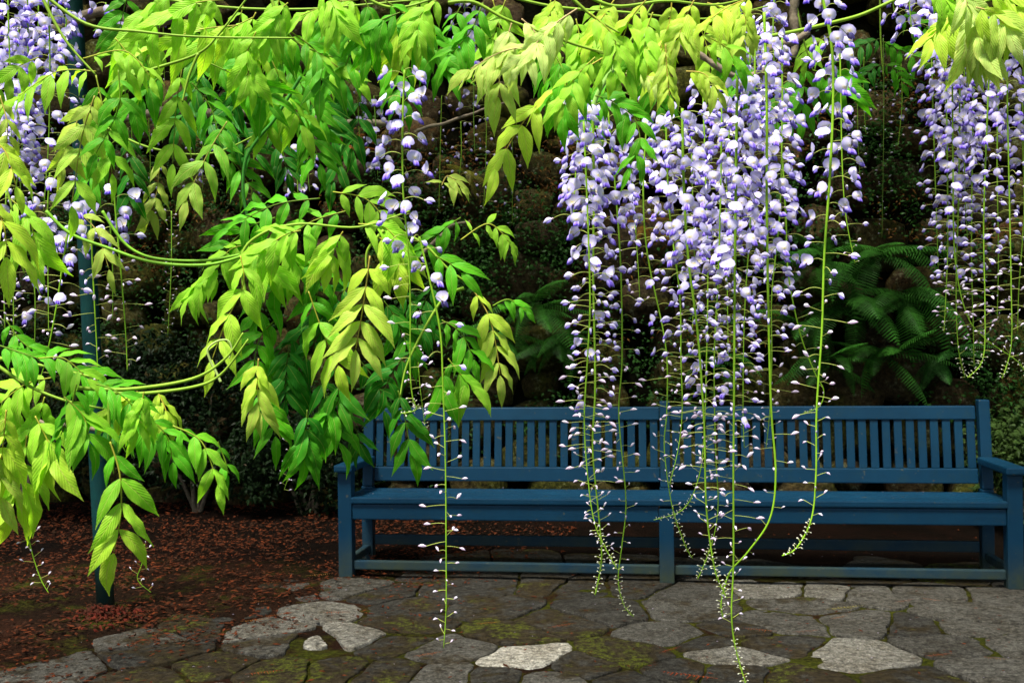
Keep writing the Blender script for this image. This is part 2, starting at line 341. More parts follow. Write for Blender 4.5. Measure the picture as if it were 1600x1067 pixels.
def paving():
    rs = random.Random(3)
    root = empty('paving', (0, 0, 0), 'irregular flagstone paving with mossy joints in front of the blue bench', None); root['kind'] = 'structure'
    pts = [(gpx(u, v).x, gpx(u, v).y, g, m, True) for u, v, g, m in SEEDS]
    # the paving goes on under the bench and beyond the frame
    tries = 0
    while tries < 4000:
        tries += 1
        x, y = rs.uniform(-1.9, 6.5), rs.uniform(-3.6, 1.3)
        if min((x - p[0]) ** 2 + (y - p[1]) ** 2 for p in pts) < .36 ** 2: continue
        on = x > -.1 + .55 * (y + .9) - .35 and y < .75
        q = (Vector((x, y, 0)) - CAM); dp = q.dot(FW); u = 800 + F * q.dot(RT) / dp; v = 533.5 - F * q.dot(UP) / dp
        if on and v > 925 and v < 1060 and 250 < u < 1590: continue
        pts.append((x, y, rs.choice([G1, G1, G2]), rs.uniform(.5, .9), on))
    for (x, y, g, m, on) in pts:
        if not on: continue
        poly = [(x - .6, y - .6), (x + .6, y - .6), (x + .6, y + .6), (x - .6, y + .6)]
        for q in pts:
            if q[0] == x and q[1] == y or abs(q[0] - x) > 1.3 or abs(q[1] - y) > 1.3: continue
            poly = clip(poly, (x, y), q)
            if len(poly) < 3: break
        if len(poly) < 3: continue
        cx = sum(p[0] for p in poly) / len(poly); cy = sum(p[1] for p in poly) / len(poly)
        # subdivide the outline, round the corners, pull it in for the joint, then roughen it
        pl = []
        for i in range(len(poly)):
            a, b = Vector(poly[i]), Vector(poly[(i + 1) % len(poly)]); n = max(1, int((b - a).length / .05))
            for k in range(n): pl.append(a + (b - a) * (k / n))
        if len(pl) < 6: continue
        for _ in range(1): pl = [(pl[i - 1] + 2 * pl[i] + pl[(i + 1) % len(pl)]) / 4 for i in range(len(pl))]
        small = g > .2 and g != G4
        c = Vector((x, y)) if small else Vector((cx, cy)); gap = rs.uniform(.004, .014)
        out = []
        for p in pl:
            d = p - c; L = d.length
            k = max(.5, (L - gap) / L) * (.42 if small else 1)
            w = Vector((noise.noise(Vector((p.x * 9, p.y * 9, 1))), noise.noise(Vector((p.x * 9, p.y * 9, 7))))) * .026
            out.append(c + d * k + w)
        h = rs.uniform(-.004, .006); tx, ty = rs.uniform(-.012, .012), rs.uniform(-.012, .012)
        zf = lambda q: h + tx * (q.x - cx) + ty * (q.y - cy) + .0035 * noise.noise(Vector((q.x * 5, q.y * 5, 3)))
        n = len(out); vs = []; fs = []
        for (sc_, dz) in ((1.0, -.05), (1.0, -.0045), (.985, -.0006), (.93, 0.0), (.5, 0.001)):
            for p in out:
                q = c + (p - c) * sc_; vs.append((q.x - cx, q.y - cy, zf(q) + dz))
        vs.append((0, 0, zf(c)))
        for r_ in range(4):
            for i in range(n):
                j = (i + 1) % n; fs.append((r_ * n + i, r_ * n + j, (r_ + 1) * n + j, (r_ + 1) * n + i))
        for i in range(n): fs.append((4 * n + i, 4 * n + (i + 1) % n, 5 * n))
        o = bpy.data.objects.new('flagstone', mesh_from('flagstone', vs, fs, FLAG))
        place(o, root, Vector((cx, cy, 0)), ppos=Vector((0, 0, 0)))
        f_ = rs.uniform(.9, 1.1); o.color = (g * f_ * 1.05, g * f_, g * f_ * .88, m)
paving()

# ------------------------------------------------------------------ rubble wall
def rock_mesh(seed):
    bm = bmesh.new(); bmesh.ops.create_icosphere(bm, subdivisions=3, radius=1)
    for v in bm.verts:
        p = v.co.copy(); p = Vector([abs(c) ** .62 * (1 if c > 0 else -1) for c in p]) * .86
        k = 1 + .17 * noise.noise(v.co * 1.5 + Vector((seed * 7, 0, 0))) + .07 * noise.noise(v.co * 4 + Vector((seed * 3, 5, 0)))
        v.co = p * k
    me = bpy.data.meshes.new('stone'); bm.to_mesh(me); bm.free(); me.materials.append(ROCK)
    me.polygons.foreach_set('use_smooth', [True] * len(me.polygons)); return me
ROCKS = [rock_mesh(i) for i in range(8)]
def wall():
    rs = random.Random(5)
    root = empty('stone_wall', (1, WALL_Y, 0), 'dark mossy rubble stone wall rising behind the blue bench', 'wall'); root['kind'] = 'structure'
    P0 = Vector((1, WALL_Y, 0))
    bm = bmesh.new(); bmesh.ops.create_cube(bm, size=1)
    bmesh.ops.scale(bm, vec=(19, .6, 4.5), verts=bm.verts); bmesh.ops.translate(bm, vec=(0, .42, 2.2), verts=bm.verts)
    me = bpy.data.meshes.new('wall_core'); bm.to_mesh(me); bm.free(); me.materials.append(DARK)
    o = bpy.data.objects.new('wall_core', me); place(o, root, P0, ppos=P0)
    pts = []; tries = 0
    while tries < 9000 and len(pts) < 298:
        tries += 1; r = rs.uniform(.13, .23) if tries > 2500 else rs.uniform(.17, .25)
        x, z = rs.uniform(-3.1, 5.3), rs.uniform(.02, 4.2)
        if all((x - p[0]) ** 2 + ((z - p[1]) * 1.25) ** 2 > (.80 * (r + p[2])) ** 2 for p in pts): pts.append((x, z, r))
    for (x, z, r) in pts:
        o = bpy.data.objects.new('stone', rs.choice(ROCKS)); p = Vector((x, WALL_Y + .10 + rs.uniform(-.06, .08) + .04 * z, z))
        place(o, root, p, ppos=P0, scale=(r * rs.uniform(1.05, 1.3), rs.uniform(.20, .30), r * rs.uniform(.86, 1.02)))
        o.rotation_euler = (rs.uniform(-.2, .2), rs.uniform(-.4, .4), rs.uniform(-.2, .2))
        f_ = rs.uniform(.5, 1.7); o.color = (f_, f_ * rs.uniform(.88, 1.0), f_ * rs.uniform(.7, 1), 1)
    n = len(pts)
    print('stones', n)
wall()

# ------------------------------------------------------------------ bench (world origin is its front left foot)
BL = 3.6
def box(name, x0, x1, y0, y1, z0, z1, parent, bev=.006, shear=0, tilt=None, cut=1):
    """bevelled timber; shear leans the top back by that much over its height"""
    bm = bmesh.new(); bmesh.ops.create_cube(bm, size=1)
    c = Vector(((x0 + x1) / 2, (y0 + y1) / 2, (z0 + z1) / 2))
    for v in bm.verts:
        v.co = Vector((v.co.x * (x1 - x0), v.co.y * (y1 - y0), v.co.z * (z1 - z0)))
    bmesh.ops.bevel(bm, geom=bm.edges[:], offset=bev, segments=2, affect='EDGES', profile=.6)
    if shear:
        for v in bm.verts: v.co.y += (v.co.z / (z1 - z0) + .5) * shear
    me = bpy.data.meshes.new(name); bm.to_mesh(me); bm.free(); me.materials.append(PAINT)
    me.polygons.foreach_set('use_smooth', [False] * len(me.polygons))
    o = bpy.data.objects.new(name, me); place(o, parent, c, ppos=Vector((0, 0, 0)))
    o.rotation_euler = (U(-.002, .002), U(-.0015, .0015), U(-.002, .002))
    return o
def bench():
    b = empty('garden_bench', (0, 0, 0), 'long blue painted wooden bench with slatted back standing on flagstones', 'bench')
    W = .078; ZS = .448; ZT = .94
    for x in (0, BL / 2 - W / 2, BL - W):          # three frames
        mid = x not in (0, BL - W)
        box('leg', x, x + W, 0, W, 0, (ZS - .05 if mid else .585), b)
        # rear post: straight below the seat, leaning back above
        box('leg', x + .006, x + W - .006, .46, .53, 0, ZS, b)
        xa, xb = (x + .012, x + W - .006) if not mid else (x + .01, x + W - .01)
        box('back_post', xa, xb, .462, .524, ZS + .002, ZT, b, shear=.06)
        box('side_rail', x + .012, x + W - .012, W + .002, .458, .33, .385, b)
        box('foot_rail', x + .02, x + W - .02, W + .002, .458, .055, .10, b)
    for x in (-.012, BL - W - .014):
        o = box('armrest', x, x + W + .026, -.035, .47, .587, .627, b, bev=.010)
    for k in range(2):                              # each bay
        x0 = W + .001 if k == 0 else BL / 2 + W / 2 + .001; x1 = BL / 2 - W / 2 - .001 if k == 0 else BL - W - .001
        box('apron', x0, x1, .008, .045, .324, .408, b)
        box('rear_apron', x0, x1, .47, .50, .33, .40, b)
        box('stretcher', x0, x1, .022, .062, .044, .092, b)
        box('rear_stretcher', x0, x1, .475, .51, .10, .16, b)
    # seat slats run the full length
    y = -.006
    for k in range(6):
        w = .068
        o = box('seat_slat', W - .004 if k == 0 else .02, BL - W + .004 if k == 0 else BL - .02, y, y + w, .412 - .002 * k, .448 - .002 * k, b, bev=.008)
        if k == 0: pass
        y += w + .010
    # back: top rail, lower rail, upright slats between them
    sh = lambda z: .06 * (z - ZS) / (ZT - ZS)
    box('top_rail', W + .001, BL / 2 - W / 2 + .008, .478 + sh(.83), .515 + sh(.83), .832, .907, b, shear=.012)
    box('top_rail', BL / 2 + W / 2 - .008, BL - W - .001, .478 + sh(.83), .515 + sh(.83), .832, .907, b, shear=.012)
    box('lower_rail', W + .001, BL / 2 - W / 2 + .008, .478 + sh(.485), .515 + sh(.485), .478, .560, b, shear=.008)
    box('lower_rail', BL / 2 + W / 2 - .008, BL - W - .001, .478 + sh(.485), .515 + sh(.485), .478, .560, b, shear=.008)
    for k in range(2):
        xa = W - .004 if k == 0 else BL / 2 + W / 2 - .008; xb = BL / 2 - W / 2 + .008 if k == 0 else BL - W + .004
        n = 26; p = (xb - xa) / n
        for i in range(n):
            cx = xa + (i + .5) * p
            box('back_slat', cx - .0215, cx + .0215, .488 + sh(.56), .506 + sh(.56), .561, .831, b, bev=.003, shear=.033)
bench()

# ------------------------------------------------------------------ green post at the left
def petals():
    rs = random.Random(8); pts = []
    for _ in range(46): pts.append((Vector((rs.uniform(.1, 3.5), rs.uniform(.0, .42), .450 + rs.uniform(0, .004))), rs.uniform(.4, 1)))
    for _ in range(150): pts.append((Vector((rs.uniform(-.9, 4.6), rs.uniform(-2.2, 1.2), .014)), rs.uniform(.5, 1.1)))
    vs, fs = leafsoup(pts, .013, 1.6, rs, .1); v2 = []
    for i, v in enumerate(vs):
        b = vs[i - i % 5]; v2.append((v[0], v[1], b[2] + abs(v[2] - b[2]) * .3))
    o = bpy.data.objects.new('fallen_petals', mesh_from('fallen_petals', v2, fs, FOLI, False)); o.color = (.42, .36, .50, 1); COL.objects.link(o)
    tag(o, 'scattered pale wisteria petals fallen on the seat and the stones', 'fallen petals', kind='stuff')
def post():
    base = gpx(166, 962, 0); D = (base - CAM).dot(FW)
    top = px(118, 60, D); d = (top - base).normalized(); top = base + d * 3.6
    root = empty('metal_post', base, 'dark green metal post rising from fallen leaves at the left', 'post')
    vs, fs = tube_data([base * (1 - t) + top * t - base for t in [i / 10 for i in range(11)]], .042, .042, 20)
    o = bpy.data.objects.new('shaft', mesh_from('shaft', vs, fs, POST)); place(o, root, base, ppos=base)
    vs, fs = tube_data([Vector((0, 0, -.05)), Vector((0, 0, .012)), Vector((0, 0, .02))], .075, .065, 20)
    o = bpy.data.objects.new('base_plate', mesh_from('base_plate', vs, fs, POST)); place(o, root, base, ppos=base)
    return base, d
post()

# ------------------------------------------------------------------ generic leaf soup for massed foliage
def leafsoup(points, size, elong=1.8, rs=random, bend=.25):
    vs, fs = [], []
    for p, s in points:
        a = Vector((rs.gauss(0, 1), rs.gauss(0, 1), rs.gauss(0, .6) - .4)).normalized()
        n = Vector((rs.gauss(0, .6), rs.gauss(0, .6) - .5, 1)).normalized()
        b = a.cross(n)
        if b.length < .05: continue
        b.normalize(); n = b.cross(a); L = size * s; w = L / elong / 2; k = len(vs)
        vs += [p, p + a * L * .35 + b * w - n * .1 * w, p + a * L - n * L * bend, p + a * L * .35 - b * w - n * .1 * w, p + a * L * .4 + n * w * .35]
        fs += [(k, k + 1, k + 4), (k + 1, k + 2, k + 4), (k + 2, k + 3, k + 4), (k + 3, k, k + 4)]
    return vs, fs

petals()

# dense evergreen shrubs against the wall at the left
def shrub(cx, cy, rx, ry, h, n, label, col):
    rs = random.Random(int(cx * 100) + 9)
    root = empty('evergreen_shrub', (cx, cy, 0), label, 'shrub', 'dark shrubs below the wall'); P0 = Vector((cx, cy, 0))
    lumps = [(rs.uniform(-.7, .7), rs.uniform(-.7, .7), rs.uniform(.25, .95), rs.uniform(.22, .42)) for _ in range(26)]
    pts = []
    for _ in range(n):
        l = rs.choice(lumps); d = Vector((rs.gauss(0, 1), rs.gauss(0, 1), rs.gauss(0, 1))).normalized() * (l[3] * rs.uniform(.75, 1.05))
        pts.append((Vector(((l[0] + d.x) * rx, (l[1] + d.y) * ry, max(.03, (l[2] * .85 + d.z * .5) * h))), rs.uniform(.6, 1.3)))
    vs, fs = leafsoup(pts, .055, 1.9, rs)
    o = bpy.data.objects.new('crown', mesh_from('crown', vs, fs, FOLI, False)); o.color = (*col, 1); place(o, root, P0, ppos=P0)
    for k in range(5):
        l = lumps[k * 2]; vs, fs = tube_data(catmull([Vector((U(-.06, .06), U(-.06, .06), -.03)), Vector((l[0] * rx * .4, l[1] * ry * .4, h * .3)), Vector((l[0] * rx * .85, l[1] * ry * .85, l[2] * h * .8))]), .02, .006)
        o = bpy.data.objects.new('stem', mesh_from('stem', vs, fs, BARK)); place(o, root, P0, ppos=P0)
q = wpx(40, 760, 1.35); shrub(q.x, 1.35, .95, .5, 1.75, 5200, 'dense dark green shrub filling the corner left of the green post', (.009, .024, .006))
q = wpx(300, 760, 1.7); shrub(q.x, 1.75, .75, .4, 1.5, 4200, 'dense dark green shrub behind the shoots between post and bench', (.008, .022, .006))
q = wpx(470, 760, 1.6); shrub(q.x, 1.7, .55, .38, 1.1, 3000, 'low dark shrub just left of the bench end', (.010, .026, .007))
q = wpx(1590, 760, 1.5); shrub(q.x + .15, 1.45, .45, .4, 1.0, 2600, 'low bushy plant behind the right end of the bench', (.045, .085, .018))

# creeping plants on the wall (nobody could count the leaves)
def creeper(rects):
    rs = random.Random(12); pts = []
    for (x0, y0, x1, y1, n) in rects:
        cl = [(rs.uniform(x0, x1), rs.uniform(y0, y1), rs.uniform(14, 40)) for _ in range(max(2, n // 60))]
        for _ in range(n):
            c = rs.choice(cl); u = rs.gauss(c[0], c[2]); v = rs.gauss(c[1], c[2] * .8)
            p = wpx(u, v, WALL_Y - rs.uniform(.02, .22))
            if p.z > .02: pts.append((p, rs.uniform(.5, 1.3)))
    vs, fs = leafsoup(pts, .035, 1.35, rs, .1)
    o = bpy.data.objects.new('ivy', mesh_from('ivy', vs, fs, FOLI, False)); o.color = (.022, .075, .012, 1); COL.objects.link(o)
    tag(o, 'small leaved creeper spreading over the dark stone wall', 'creeper', kind='stuff')
creeper([(640, 320, 880, 480, 2600), (1180, 240, 1270, 420, 700), (1330, 170, 1420, 300, 600), (1540, 560, 1620, 740, 1200), (560, 180, 640, 520, 900),
         (860, 400, 1240, 640, 1300), (180, 150, 420, 460, 1500), (1240, 60, 1500, 160, 600), (0, 300, 200, 560, 900), (1260, 160, 1460, 400, 700), (1440, 330, 1600, 620, 900), (420, 260, 900, 700, 3500), (0, 200, 420, 760, 3000), (380, 560, 560, 760, 900)])
def drymoss(rects):
    rs = random.Random(22); pts = []
    for (x0, y0, x1, y1, n) in rects:
        cl = [(rs.uniform(x0, x1), rs.uniform(y0, y1), rs.uniform(10, 34)) for _ in range(max(2, n // 70))]
        for _ in range(n):
            c = rs.choice(cl); p = wpx(rs.gauss(c[0], c[2] * 1.3), rs.gauss(c[1], c[2] * .6), WALL_Y - rs.uniform(.0, .16))
            pts.append((p, rs.uniform(.5, 1.4)))
    vs, fs = leafsoup(pts, .04, 3.5, rs, .3)
    o = bpy.data.objects.new('dead_leaves', mesh_from('dead_leaves', vs, fs, LITTER, False)); o.color = (.16, .075, .015, 1); COL.objects.link(o)
    tag(o, 'brown dead fern bits caught on the ledges of the wall', 'dead leaves', kind='stuff')
drymoss([(520, 200, 900, 330, 1500), (1380, 120, 1480, 180, 500), (980, 330, 1060, 420, 300), (200, 180, 340, 420, 700), (1210, 80, 1290, 260, 500), (860, 380, 1240, 560, 500), (1260, 300, 1600, 620, 500)])

# ------------------------------------------------------------------ ferns
def frond_mesh(seed, L=1.0, droop=1.0, n=26, hw=.0100, rag=.15):
    """pinnate frond along +Y arching down -Z, unit length"""
    rs = random.Random(seed); vs, fs = [], []
    sp = []
    for i in range(n + 1):
        t = i / n; sp.append(Vector((.04 * sin(3 * t + seed), t * (1 - .25 * droop * t), .18 * t - droop * .62 * t * t)))
    tube_data(sp, .006, .0015, 4, vs, fs)
    for i in range(2, n):
        t = i / n; w = .19 * (sin(pi * min(1, t * .93 + .09)) ** .8) + .01; T = (sp[i + 1] - sp[i - 1]).normalized(); S = T.cross(Vector((0, 0, 1))).normalized(); N = S.cross(T)
        for s in (-1, 1):
            ln = w * rs.uniform(1 - rag, 1.08); d = (S * s + T * .35 - N * .22).normalized(); e = d.cross(N).normalized(); k = len(vs)
            a = sp[i]; m = 4
            for q in range(m + 1):
                tt = q / m; c = a + d * ln * tt - N * ln * .25 * tt * tt; ww = hw * (1 - tt) ** .6 * (1.25 if q % 2 else .8) + .0008
                vs.append(c + e * ww); vs.append(c - e * ww)
            for q in range(m): fs.append((k + 2 * q, k + 2 * q + 1, k + 2 * q + 3, k + 2 * q + 2))
    return mesh_from('frond', vs, fs, FERN, False)
FRONDS = [frond_mesh(i, 1, d) for i, d in enumerate((.35, .6, .85, 1.15))]
def basis(Yd, Zd):
    y = Yd.normalized(); x = y.cross(Zd)
    if x.length < 1e-4: x = y.cross(Vector((1, 0, .1)))
    x.normalize(); z = x.cross(y)
    return Matrix((x, y, z)).transposed().to_quaternion()
def fern(u, v, n, Lm, label, col=(.030, .125, .014), spread=1.3, yoff=.12, lean=0):
    p = wpx(u, v, WALL_Y - yoff); root = empty('fern', p, label, 'fern', 'ferns growing on the wall')
    for i in range(n):
        a = -pi / 2 + lean + spread * (2 * (i + .5) / n - 1) + U(-.15, .15)
        d = Vector((cos(a), sin(a) * .6, U(-.55, .40)))
        o = bpy.data.objects.new('frond', random.choice(FRONDS)); place(o, root, p + Vector((U(-.04, .04), 0, U(-.04, .04))), basis(d, Vector((0, 0, 1)) + Vector((U(-.3, .3), 0, 0))), Lm * U(.7, 1.15), ppos=p)
        f = U(.6, 1.5); o.color = (col[0] * f, col[1] * f, col[2] * f, 1)
fern(1285, 405, 12, .52, 'green fern highest on the wall right of the centre racemes')
fern(1370, 398, 12, .60, 'large arching fern below the round mossy stones', lean=.25)
fern(1325, 470, 11, .55, 'dark fern hanging in the middle of the big fern patch')
fern(1415, 460, 12, .58, 'fern reaching right towards the far right racemes', lean=.35)
fern(1255, 500, 9, .45, 'dark fern tucked behind the curved raceme')
fern(1300, 560, 9, .45, 'dark fern just above the bench back, left in the big patch')
fern(1385, 550, 9, .50, 'fern just above the bench back in the middle of the big patch')
fern(1480, 555, 9, .36, 'bright small fern above the right end of the bench back', (.03, .12, .02))
fern(835, 478, 12, .52, 'fern drooping over the wall left of the main raceme')
fern(800, 520, 9, .45, 'dark fern below the bronze leaf tip beside the centre shoot')
fern(880, 530, 9, .42, 'dark fern half hidden behind the main raceme')
fern(1010, 350, 6, .26, 'small orange brown dying fern behind the racemes', (.20, .10, .012))
fern(1065, 400, 6, .24, 'small half green fern in the gap behind the racemes', (.06, .07, .012))
fern(1120, 560, 8, .36, 'dark fern low behind the densest racemes')
fern(730, 270, 6, .25, 'yellow green fern sprouting high behind the centre raceme', (.16, .16, .02))
fern(545, 230, 6, .26, 'orange brown dead fern under the upper shoots', (.22, .08, .015))

# ------------------------------------------------------------------ litter on the soil
def litter():
    rs = random.Random(31); pts = []
    while len(pts) < 26000:
        x, y = rs.uniform(-4.2, 1.2), rs.uniform(-3.2, 2.0)
        if x > .1 + .5 * (y + .9) + rs.gauss(0, .18) and rs.random() > .06: continue
        if noise.noise(Vector((x * 2.2, y * 2.2, 4))) < rs.uniform(-.5, .25): continue
        left = max(0, min(1, (-.15 - x + .55 * (y + .9)) * 1.1)); z = -.004 + left * .045 + max(0, min(1, (y - .9) / 1.3)) * .08
        pts.append((Vector((x, y, z + rs.uniform(0, .02))), rs.uniform(.4, 1.3)))
    for _ in range(300):     # bits under and behind the bench
        pts.append((Vector((rs.uniform(0, 3.8), rs.uniform(.05, 1.9), rs.uniform(.004, .05))), rs.uniform(.4, 1)))
    for _ in range(900): pts.append((Vector((rs.uniform(-.8, 4.6), rs.uniform(-2.2, 0), .012)), rs.uniform(.2, .8)))
    vs, fs = leafsoup(pts, .036, 2.6, rs, .1)
    vs2 = []
    for i, v in enumerate(vs):
        b = vs[i - i % 5]; v = Vector(v); v.z = b[2] + (v.z - b[2]) * .35; v.z = max(v.z, -.02); vs2.append(v)
    o = bpy.data.objects.new('leaf_litter', mesh_from('leaf_litter', vs2, fs, LITTER, False)); o.color = (.13, .030, .009, 1); COL.objects.link(o)
    tag(o, 'red brown fallen leaves and needles on the bare soil', 'leaf litter', kind='stuff')
    # heap at the foot of the post
    b = gpx(163, 970); pts = []
    for _ in range(420):
        r = abs(rs.gauss(0, .10)); a = rs.uniform(0, 2 * pi); pts.append((b + Vector((r * cos(a) * 1.2, r * sin(a), .02 + max(0, .06 - r * .3) * rs.random())), rs.uniform(.6, 1.3)))
    vs, fs = leafsoup(pts, .034, 2.4, rs, .1)
    o = bpy.data.objects.new('fallen_leaves', mesh_from('fallen_leaves', vs, fs, LITTER, False)); o.color = (.11, .016, .008, 1); COL.objects.link(o)
    tag(o, 'heap of dark red fallen leaves around the foot of the green post', 'fallen leaves', kind='stuff')
litter()
# dry sprigs lying on the stones: small fronds
SPR = frond_mesh(40, 1, .12, 13, .010, .75)
for (u, v, L, a, c, lab) in [(1322, 951, .19, .1, (.30, .26, .03), 'yellow green dry sprig lying on the flagstones in front of the bench'),
        (1312, 965, .10, .4, (.32, .11, .02), 'short orange sprig lying just under the yellow one'),
        (1555, 1029, .10, 3.1, (.32, .16, .05), 'tan dry sprig on the joint near the right edge'),
        (1185, 985, .16, 3.1, (.24, .07, .02), 'rust brown sprig right of the longest raceme tip'),
        (1262, 987, .13, .0, (.20, .05, .02), 'dark rust sprig above the pale wide flagstone'),
        (1075, 1057, .22, 3.0, (.34, .06, .015), 'red orange dry sprig at the bottom edge below the bench centre'),
        (1048, 1016, .12, .6, (.28, .05, .015), 'small red sprig on the mossy stone below the centre racemes'),
        (415, 1052, .16, .1, (.28, .07, .02), 'orange brown sprig at the bottom edge on green moss'),
        (400, 970, .14, .1, (.34, .13, .02), 'orange sprig on top of the pale stone left of the bench'),
        (430, 962, .12, .5, (.32, .10, .02), 'orange sprig pointing up beside the pale stone'),
        (527, 958, .16, -.3, (.30, .07, .02), 'rust sprig across the lower edge of a pale stone'),
        (505, 935, .14, .2, (.24, .04, .015), 'dark red clump of needles between two pale stones'),
        (425, 911, .12, .1, (.30, .10, .02), 'orange sprig on the soil left of the bench leg'),
        (410, 940, .12, .1, (.28, .10, .03), 'tan sprig on the soil above the pale stones'),
        (500, 899, .16, .0, (.34, .17, .05), 'pale tan sprig beside the left bench leg'),
        (765, 974, .12, .0, (.32, .10, .02), 'orange sprig on the dark stone right of the single long raceme'),
        (880, 978, .14, .3, (.28, .07, .02), 'rust sprig at the left edge of the large dark stone'),
        (670, 1023, .13, .3, (.34, .09, .02), 'orange sprig under the tip of the single long raceme'),
        (220, 960, .16, .6, (.28, .06, .02), 'red sprig on the soil right of the green post'),
        (232, 975, .10, 1.6, (.28, .06, .02), 'small red clump beside the green post foot'),
        (1455, 937, .10, 2.8, (.34, .10, .02), 'orange sprig in front of the right part of the stretcher'),
        (1415, 939, .10, .2, (.28, .06, .02), 'red sprig on a joint before the right bay of the bench'),
        (1468, 1024, .12, .1, (.28, .06, .02), 'red sprig on the joint right of the pale wide flagstone')]:
    p = gpx(u, v, .011); o = bpy.data.objects.new('dry_sprig', SPR); d = Vector((cos(a), sin(a) * 1.0, .05))
    place(o, None, p - Vector((d.x, d.y, 0)) * L * .5, basis(d, Vector((0, 0, 1))), (L * .9, L, L * .3)); o.color = (*c, 1); tag(o, lab, 'sprig', 'dry sprigs fallen on the ground')

# ------------------------------------------------------------------ wisteria roof beyond the frame: unseen leaf cover added to darken bench and wall
def shade_canopy():
    rs = random.Random(77); pts = []
    for _ in range(34000):
        x, y = rs.uniform(-6.0, 8.5), rs.uniform(-3.3, 3.0)
        z = max(2.75, 3.10 + (y + 1.5) * .30) + rs.uniform(0, .45)
        pts.append((Vector((x, y, z)), rs.uniform(.7, 1.3)))
    vs, fs = leafsoup(pts, .13, 2.2, rs)
    o = bpy.data.objects.new('shade_foliage', mesh_from('shade_foliage', vs, fs, FOLI, False)); o.color = (.07, .15, .02, 1); COL.objects.link(o)
    tag(o, 'unseen roof of wisteria leaves added to shade the bench and the wall', 'shade foliage', kind='stuff')
shade_canopy()

# ------------------------------------------------------------------ leaflets
def leaflet_mesh(seed):
    rs = random.Random(seed); vs, fs, uvs = [], [], []
    NU, NV = 6, 10
    wav = rs.uniform(.018, .050); ph = rs.uniform(0, 6); droop = rs.uniform(.02, .36); fold = rs.uniform(-.05, .42); side = rs.uniform(-.09, .09); wid = rs.uniform(.122, .168); tw = rs.uniform(-.5, .5)
    for j in range(NV + 1):
        t = j / NV
        w = wid * (sin(pi * min(1, t ** .78 * 1.06)) ** .85 if t < .80 else 0) 
        if t >= .80: w = wid * (sin(pi * .80 ** .78 * 1.06) ** .85) * ((1 - t) / .20) ** 1.35
        if t == 0: w = .012
        w = max(w, .004)
        cx = side * sin(pi * t) + .03 * t * t * (1 if side > 0 else -1); cz = .07 * sin(pi * t) - droop * t * t
        for i in range(NU + 1):
            s = i / NU * 2 - 1
            x = s * w; z = cz + fold * abs(s) * w - .12 * w * s * s + wav * s * s * sin(ph + t * 15 + (2 if s > 0 else 0)) * (w / wid)
            an = tw * t
            vs.append(Vector((cx + x * cos(an), t * (1 - .12 * droop), z + x * sin(an)))); uvs.append((.5 + s * .5 * (w / wid), t))
    for j in range(NV):
        for i in range(NU):
            a = j * (NU + 1) + i; fs.append((a, a + 1, a + NU + 2, a + NU + 1))
    return mesh_from('leaflet', vs, fs, LEAF, True, uvs)
LEAFLETS = [leaflet_mesh(i) for i in range(22)]
# tone: colour and greenness (alpha 1 = no bronze)
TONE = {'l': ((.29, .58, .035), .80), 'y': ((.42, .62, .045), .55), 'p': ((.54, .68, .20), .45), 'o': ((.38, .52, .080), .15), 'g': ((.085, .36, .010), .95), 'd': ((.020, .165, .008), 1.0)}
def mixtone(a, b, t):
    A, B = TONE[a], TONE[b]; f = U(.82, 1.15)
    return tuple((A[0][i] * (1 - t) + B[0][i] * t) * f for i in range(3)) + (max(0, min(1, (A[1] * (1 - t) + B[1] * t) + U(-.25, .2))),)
TOCAM = lambda p: (CAM - p).normalized()
NLEAF = [0, 0]
def compound_leaf(root, rp, path, L, n, tone, D, droop=.55, dz=0, face=.75):
    """path: pixel points of the leaf stalk from shoot to tip; L: leaflet length in pixels; tone 'l' or 'ly' (base to tip)"""
    ps = [px(u, v, D + dz * i / max(1, len(path) - 1)) for i, (u, v) in enumerate(path)]
    if len(ps) == 2:
        m = (ps[0] + ps[1]) / 2; m.z += (ps[1] - ps[0]).length * .12; m += FW * U(-.03, .03); ps = [ps[0], m, ps[1]]
    n = n - 1 if n >= 5 else n
    cv = catmull(ps, 8); ln = L * .93 / F * D
    vs, fs = tube_data([p - ps[0] for p in cv], .0014, .0008, 5)
    r = bpy.data.objects.new('compound_leaf', mesh_from('leaf_stalk', vs, fs, RACHIS)); place(r, root, ps[0], ppos=rp)
    tc = mixtone(tone[0], tone[-1], .5); r.color = (tc[0] * .9 + .03, tc[1] * .55, tc[2], 1)
    N = len(cv); NLEAF[0] += 1
    nd = TOCAM(ps[0]) * face + Vector((U(-.35, .35), 0, U(.15, .6))); nd.normalize()
    start = .16
    for k in range(n + 1):
        t = start + (1 - start) * k / n
        f = t * (N - 1); i = min(N - 2, int(f)); p = cv[i].lerp(cv[i + 1], f - i)
        T = (cv[min(N - 1, i + 1)] - cv[max(0, i - 1)]).normalized()
        S = T.cross(nd).normalized()
        env = (.78 + .42 * sin(pi * (.15 + .72 * k / n)))
        for s in ((-1, 1) if k < n else (0,)):
            g = droop * U(.7, 1.25)
            d = T * U(.45, .75) + S * s * U(.75, 1.0) + Vector((0, 0, -g)) + TOCAM(p) * U(-.15, .2)
            if s == 0: d = T + Vector((0, 0, -g * .5))
            d.normalize()
            nn = (nd + S * s * U(-.15, .55) + Vector((U(-.25, .25), U(-.25, .25), U(-.2, .3))))
            o = bpy.data.objects.new('leaflet', random.choice(LEAFLETS))
            l = ln * env * U(.88, 1.1) * (1.0 if k else .85)
            pp = p + d * .002
            place(o, r, pp, basis(d, nn), (l * U(.9, 1.12), l, l), ppos=ps[0])
            o.color = mixtone(tone[0], tone[-1], k / n); NLEAF[1] += 1
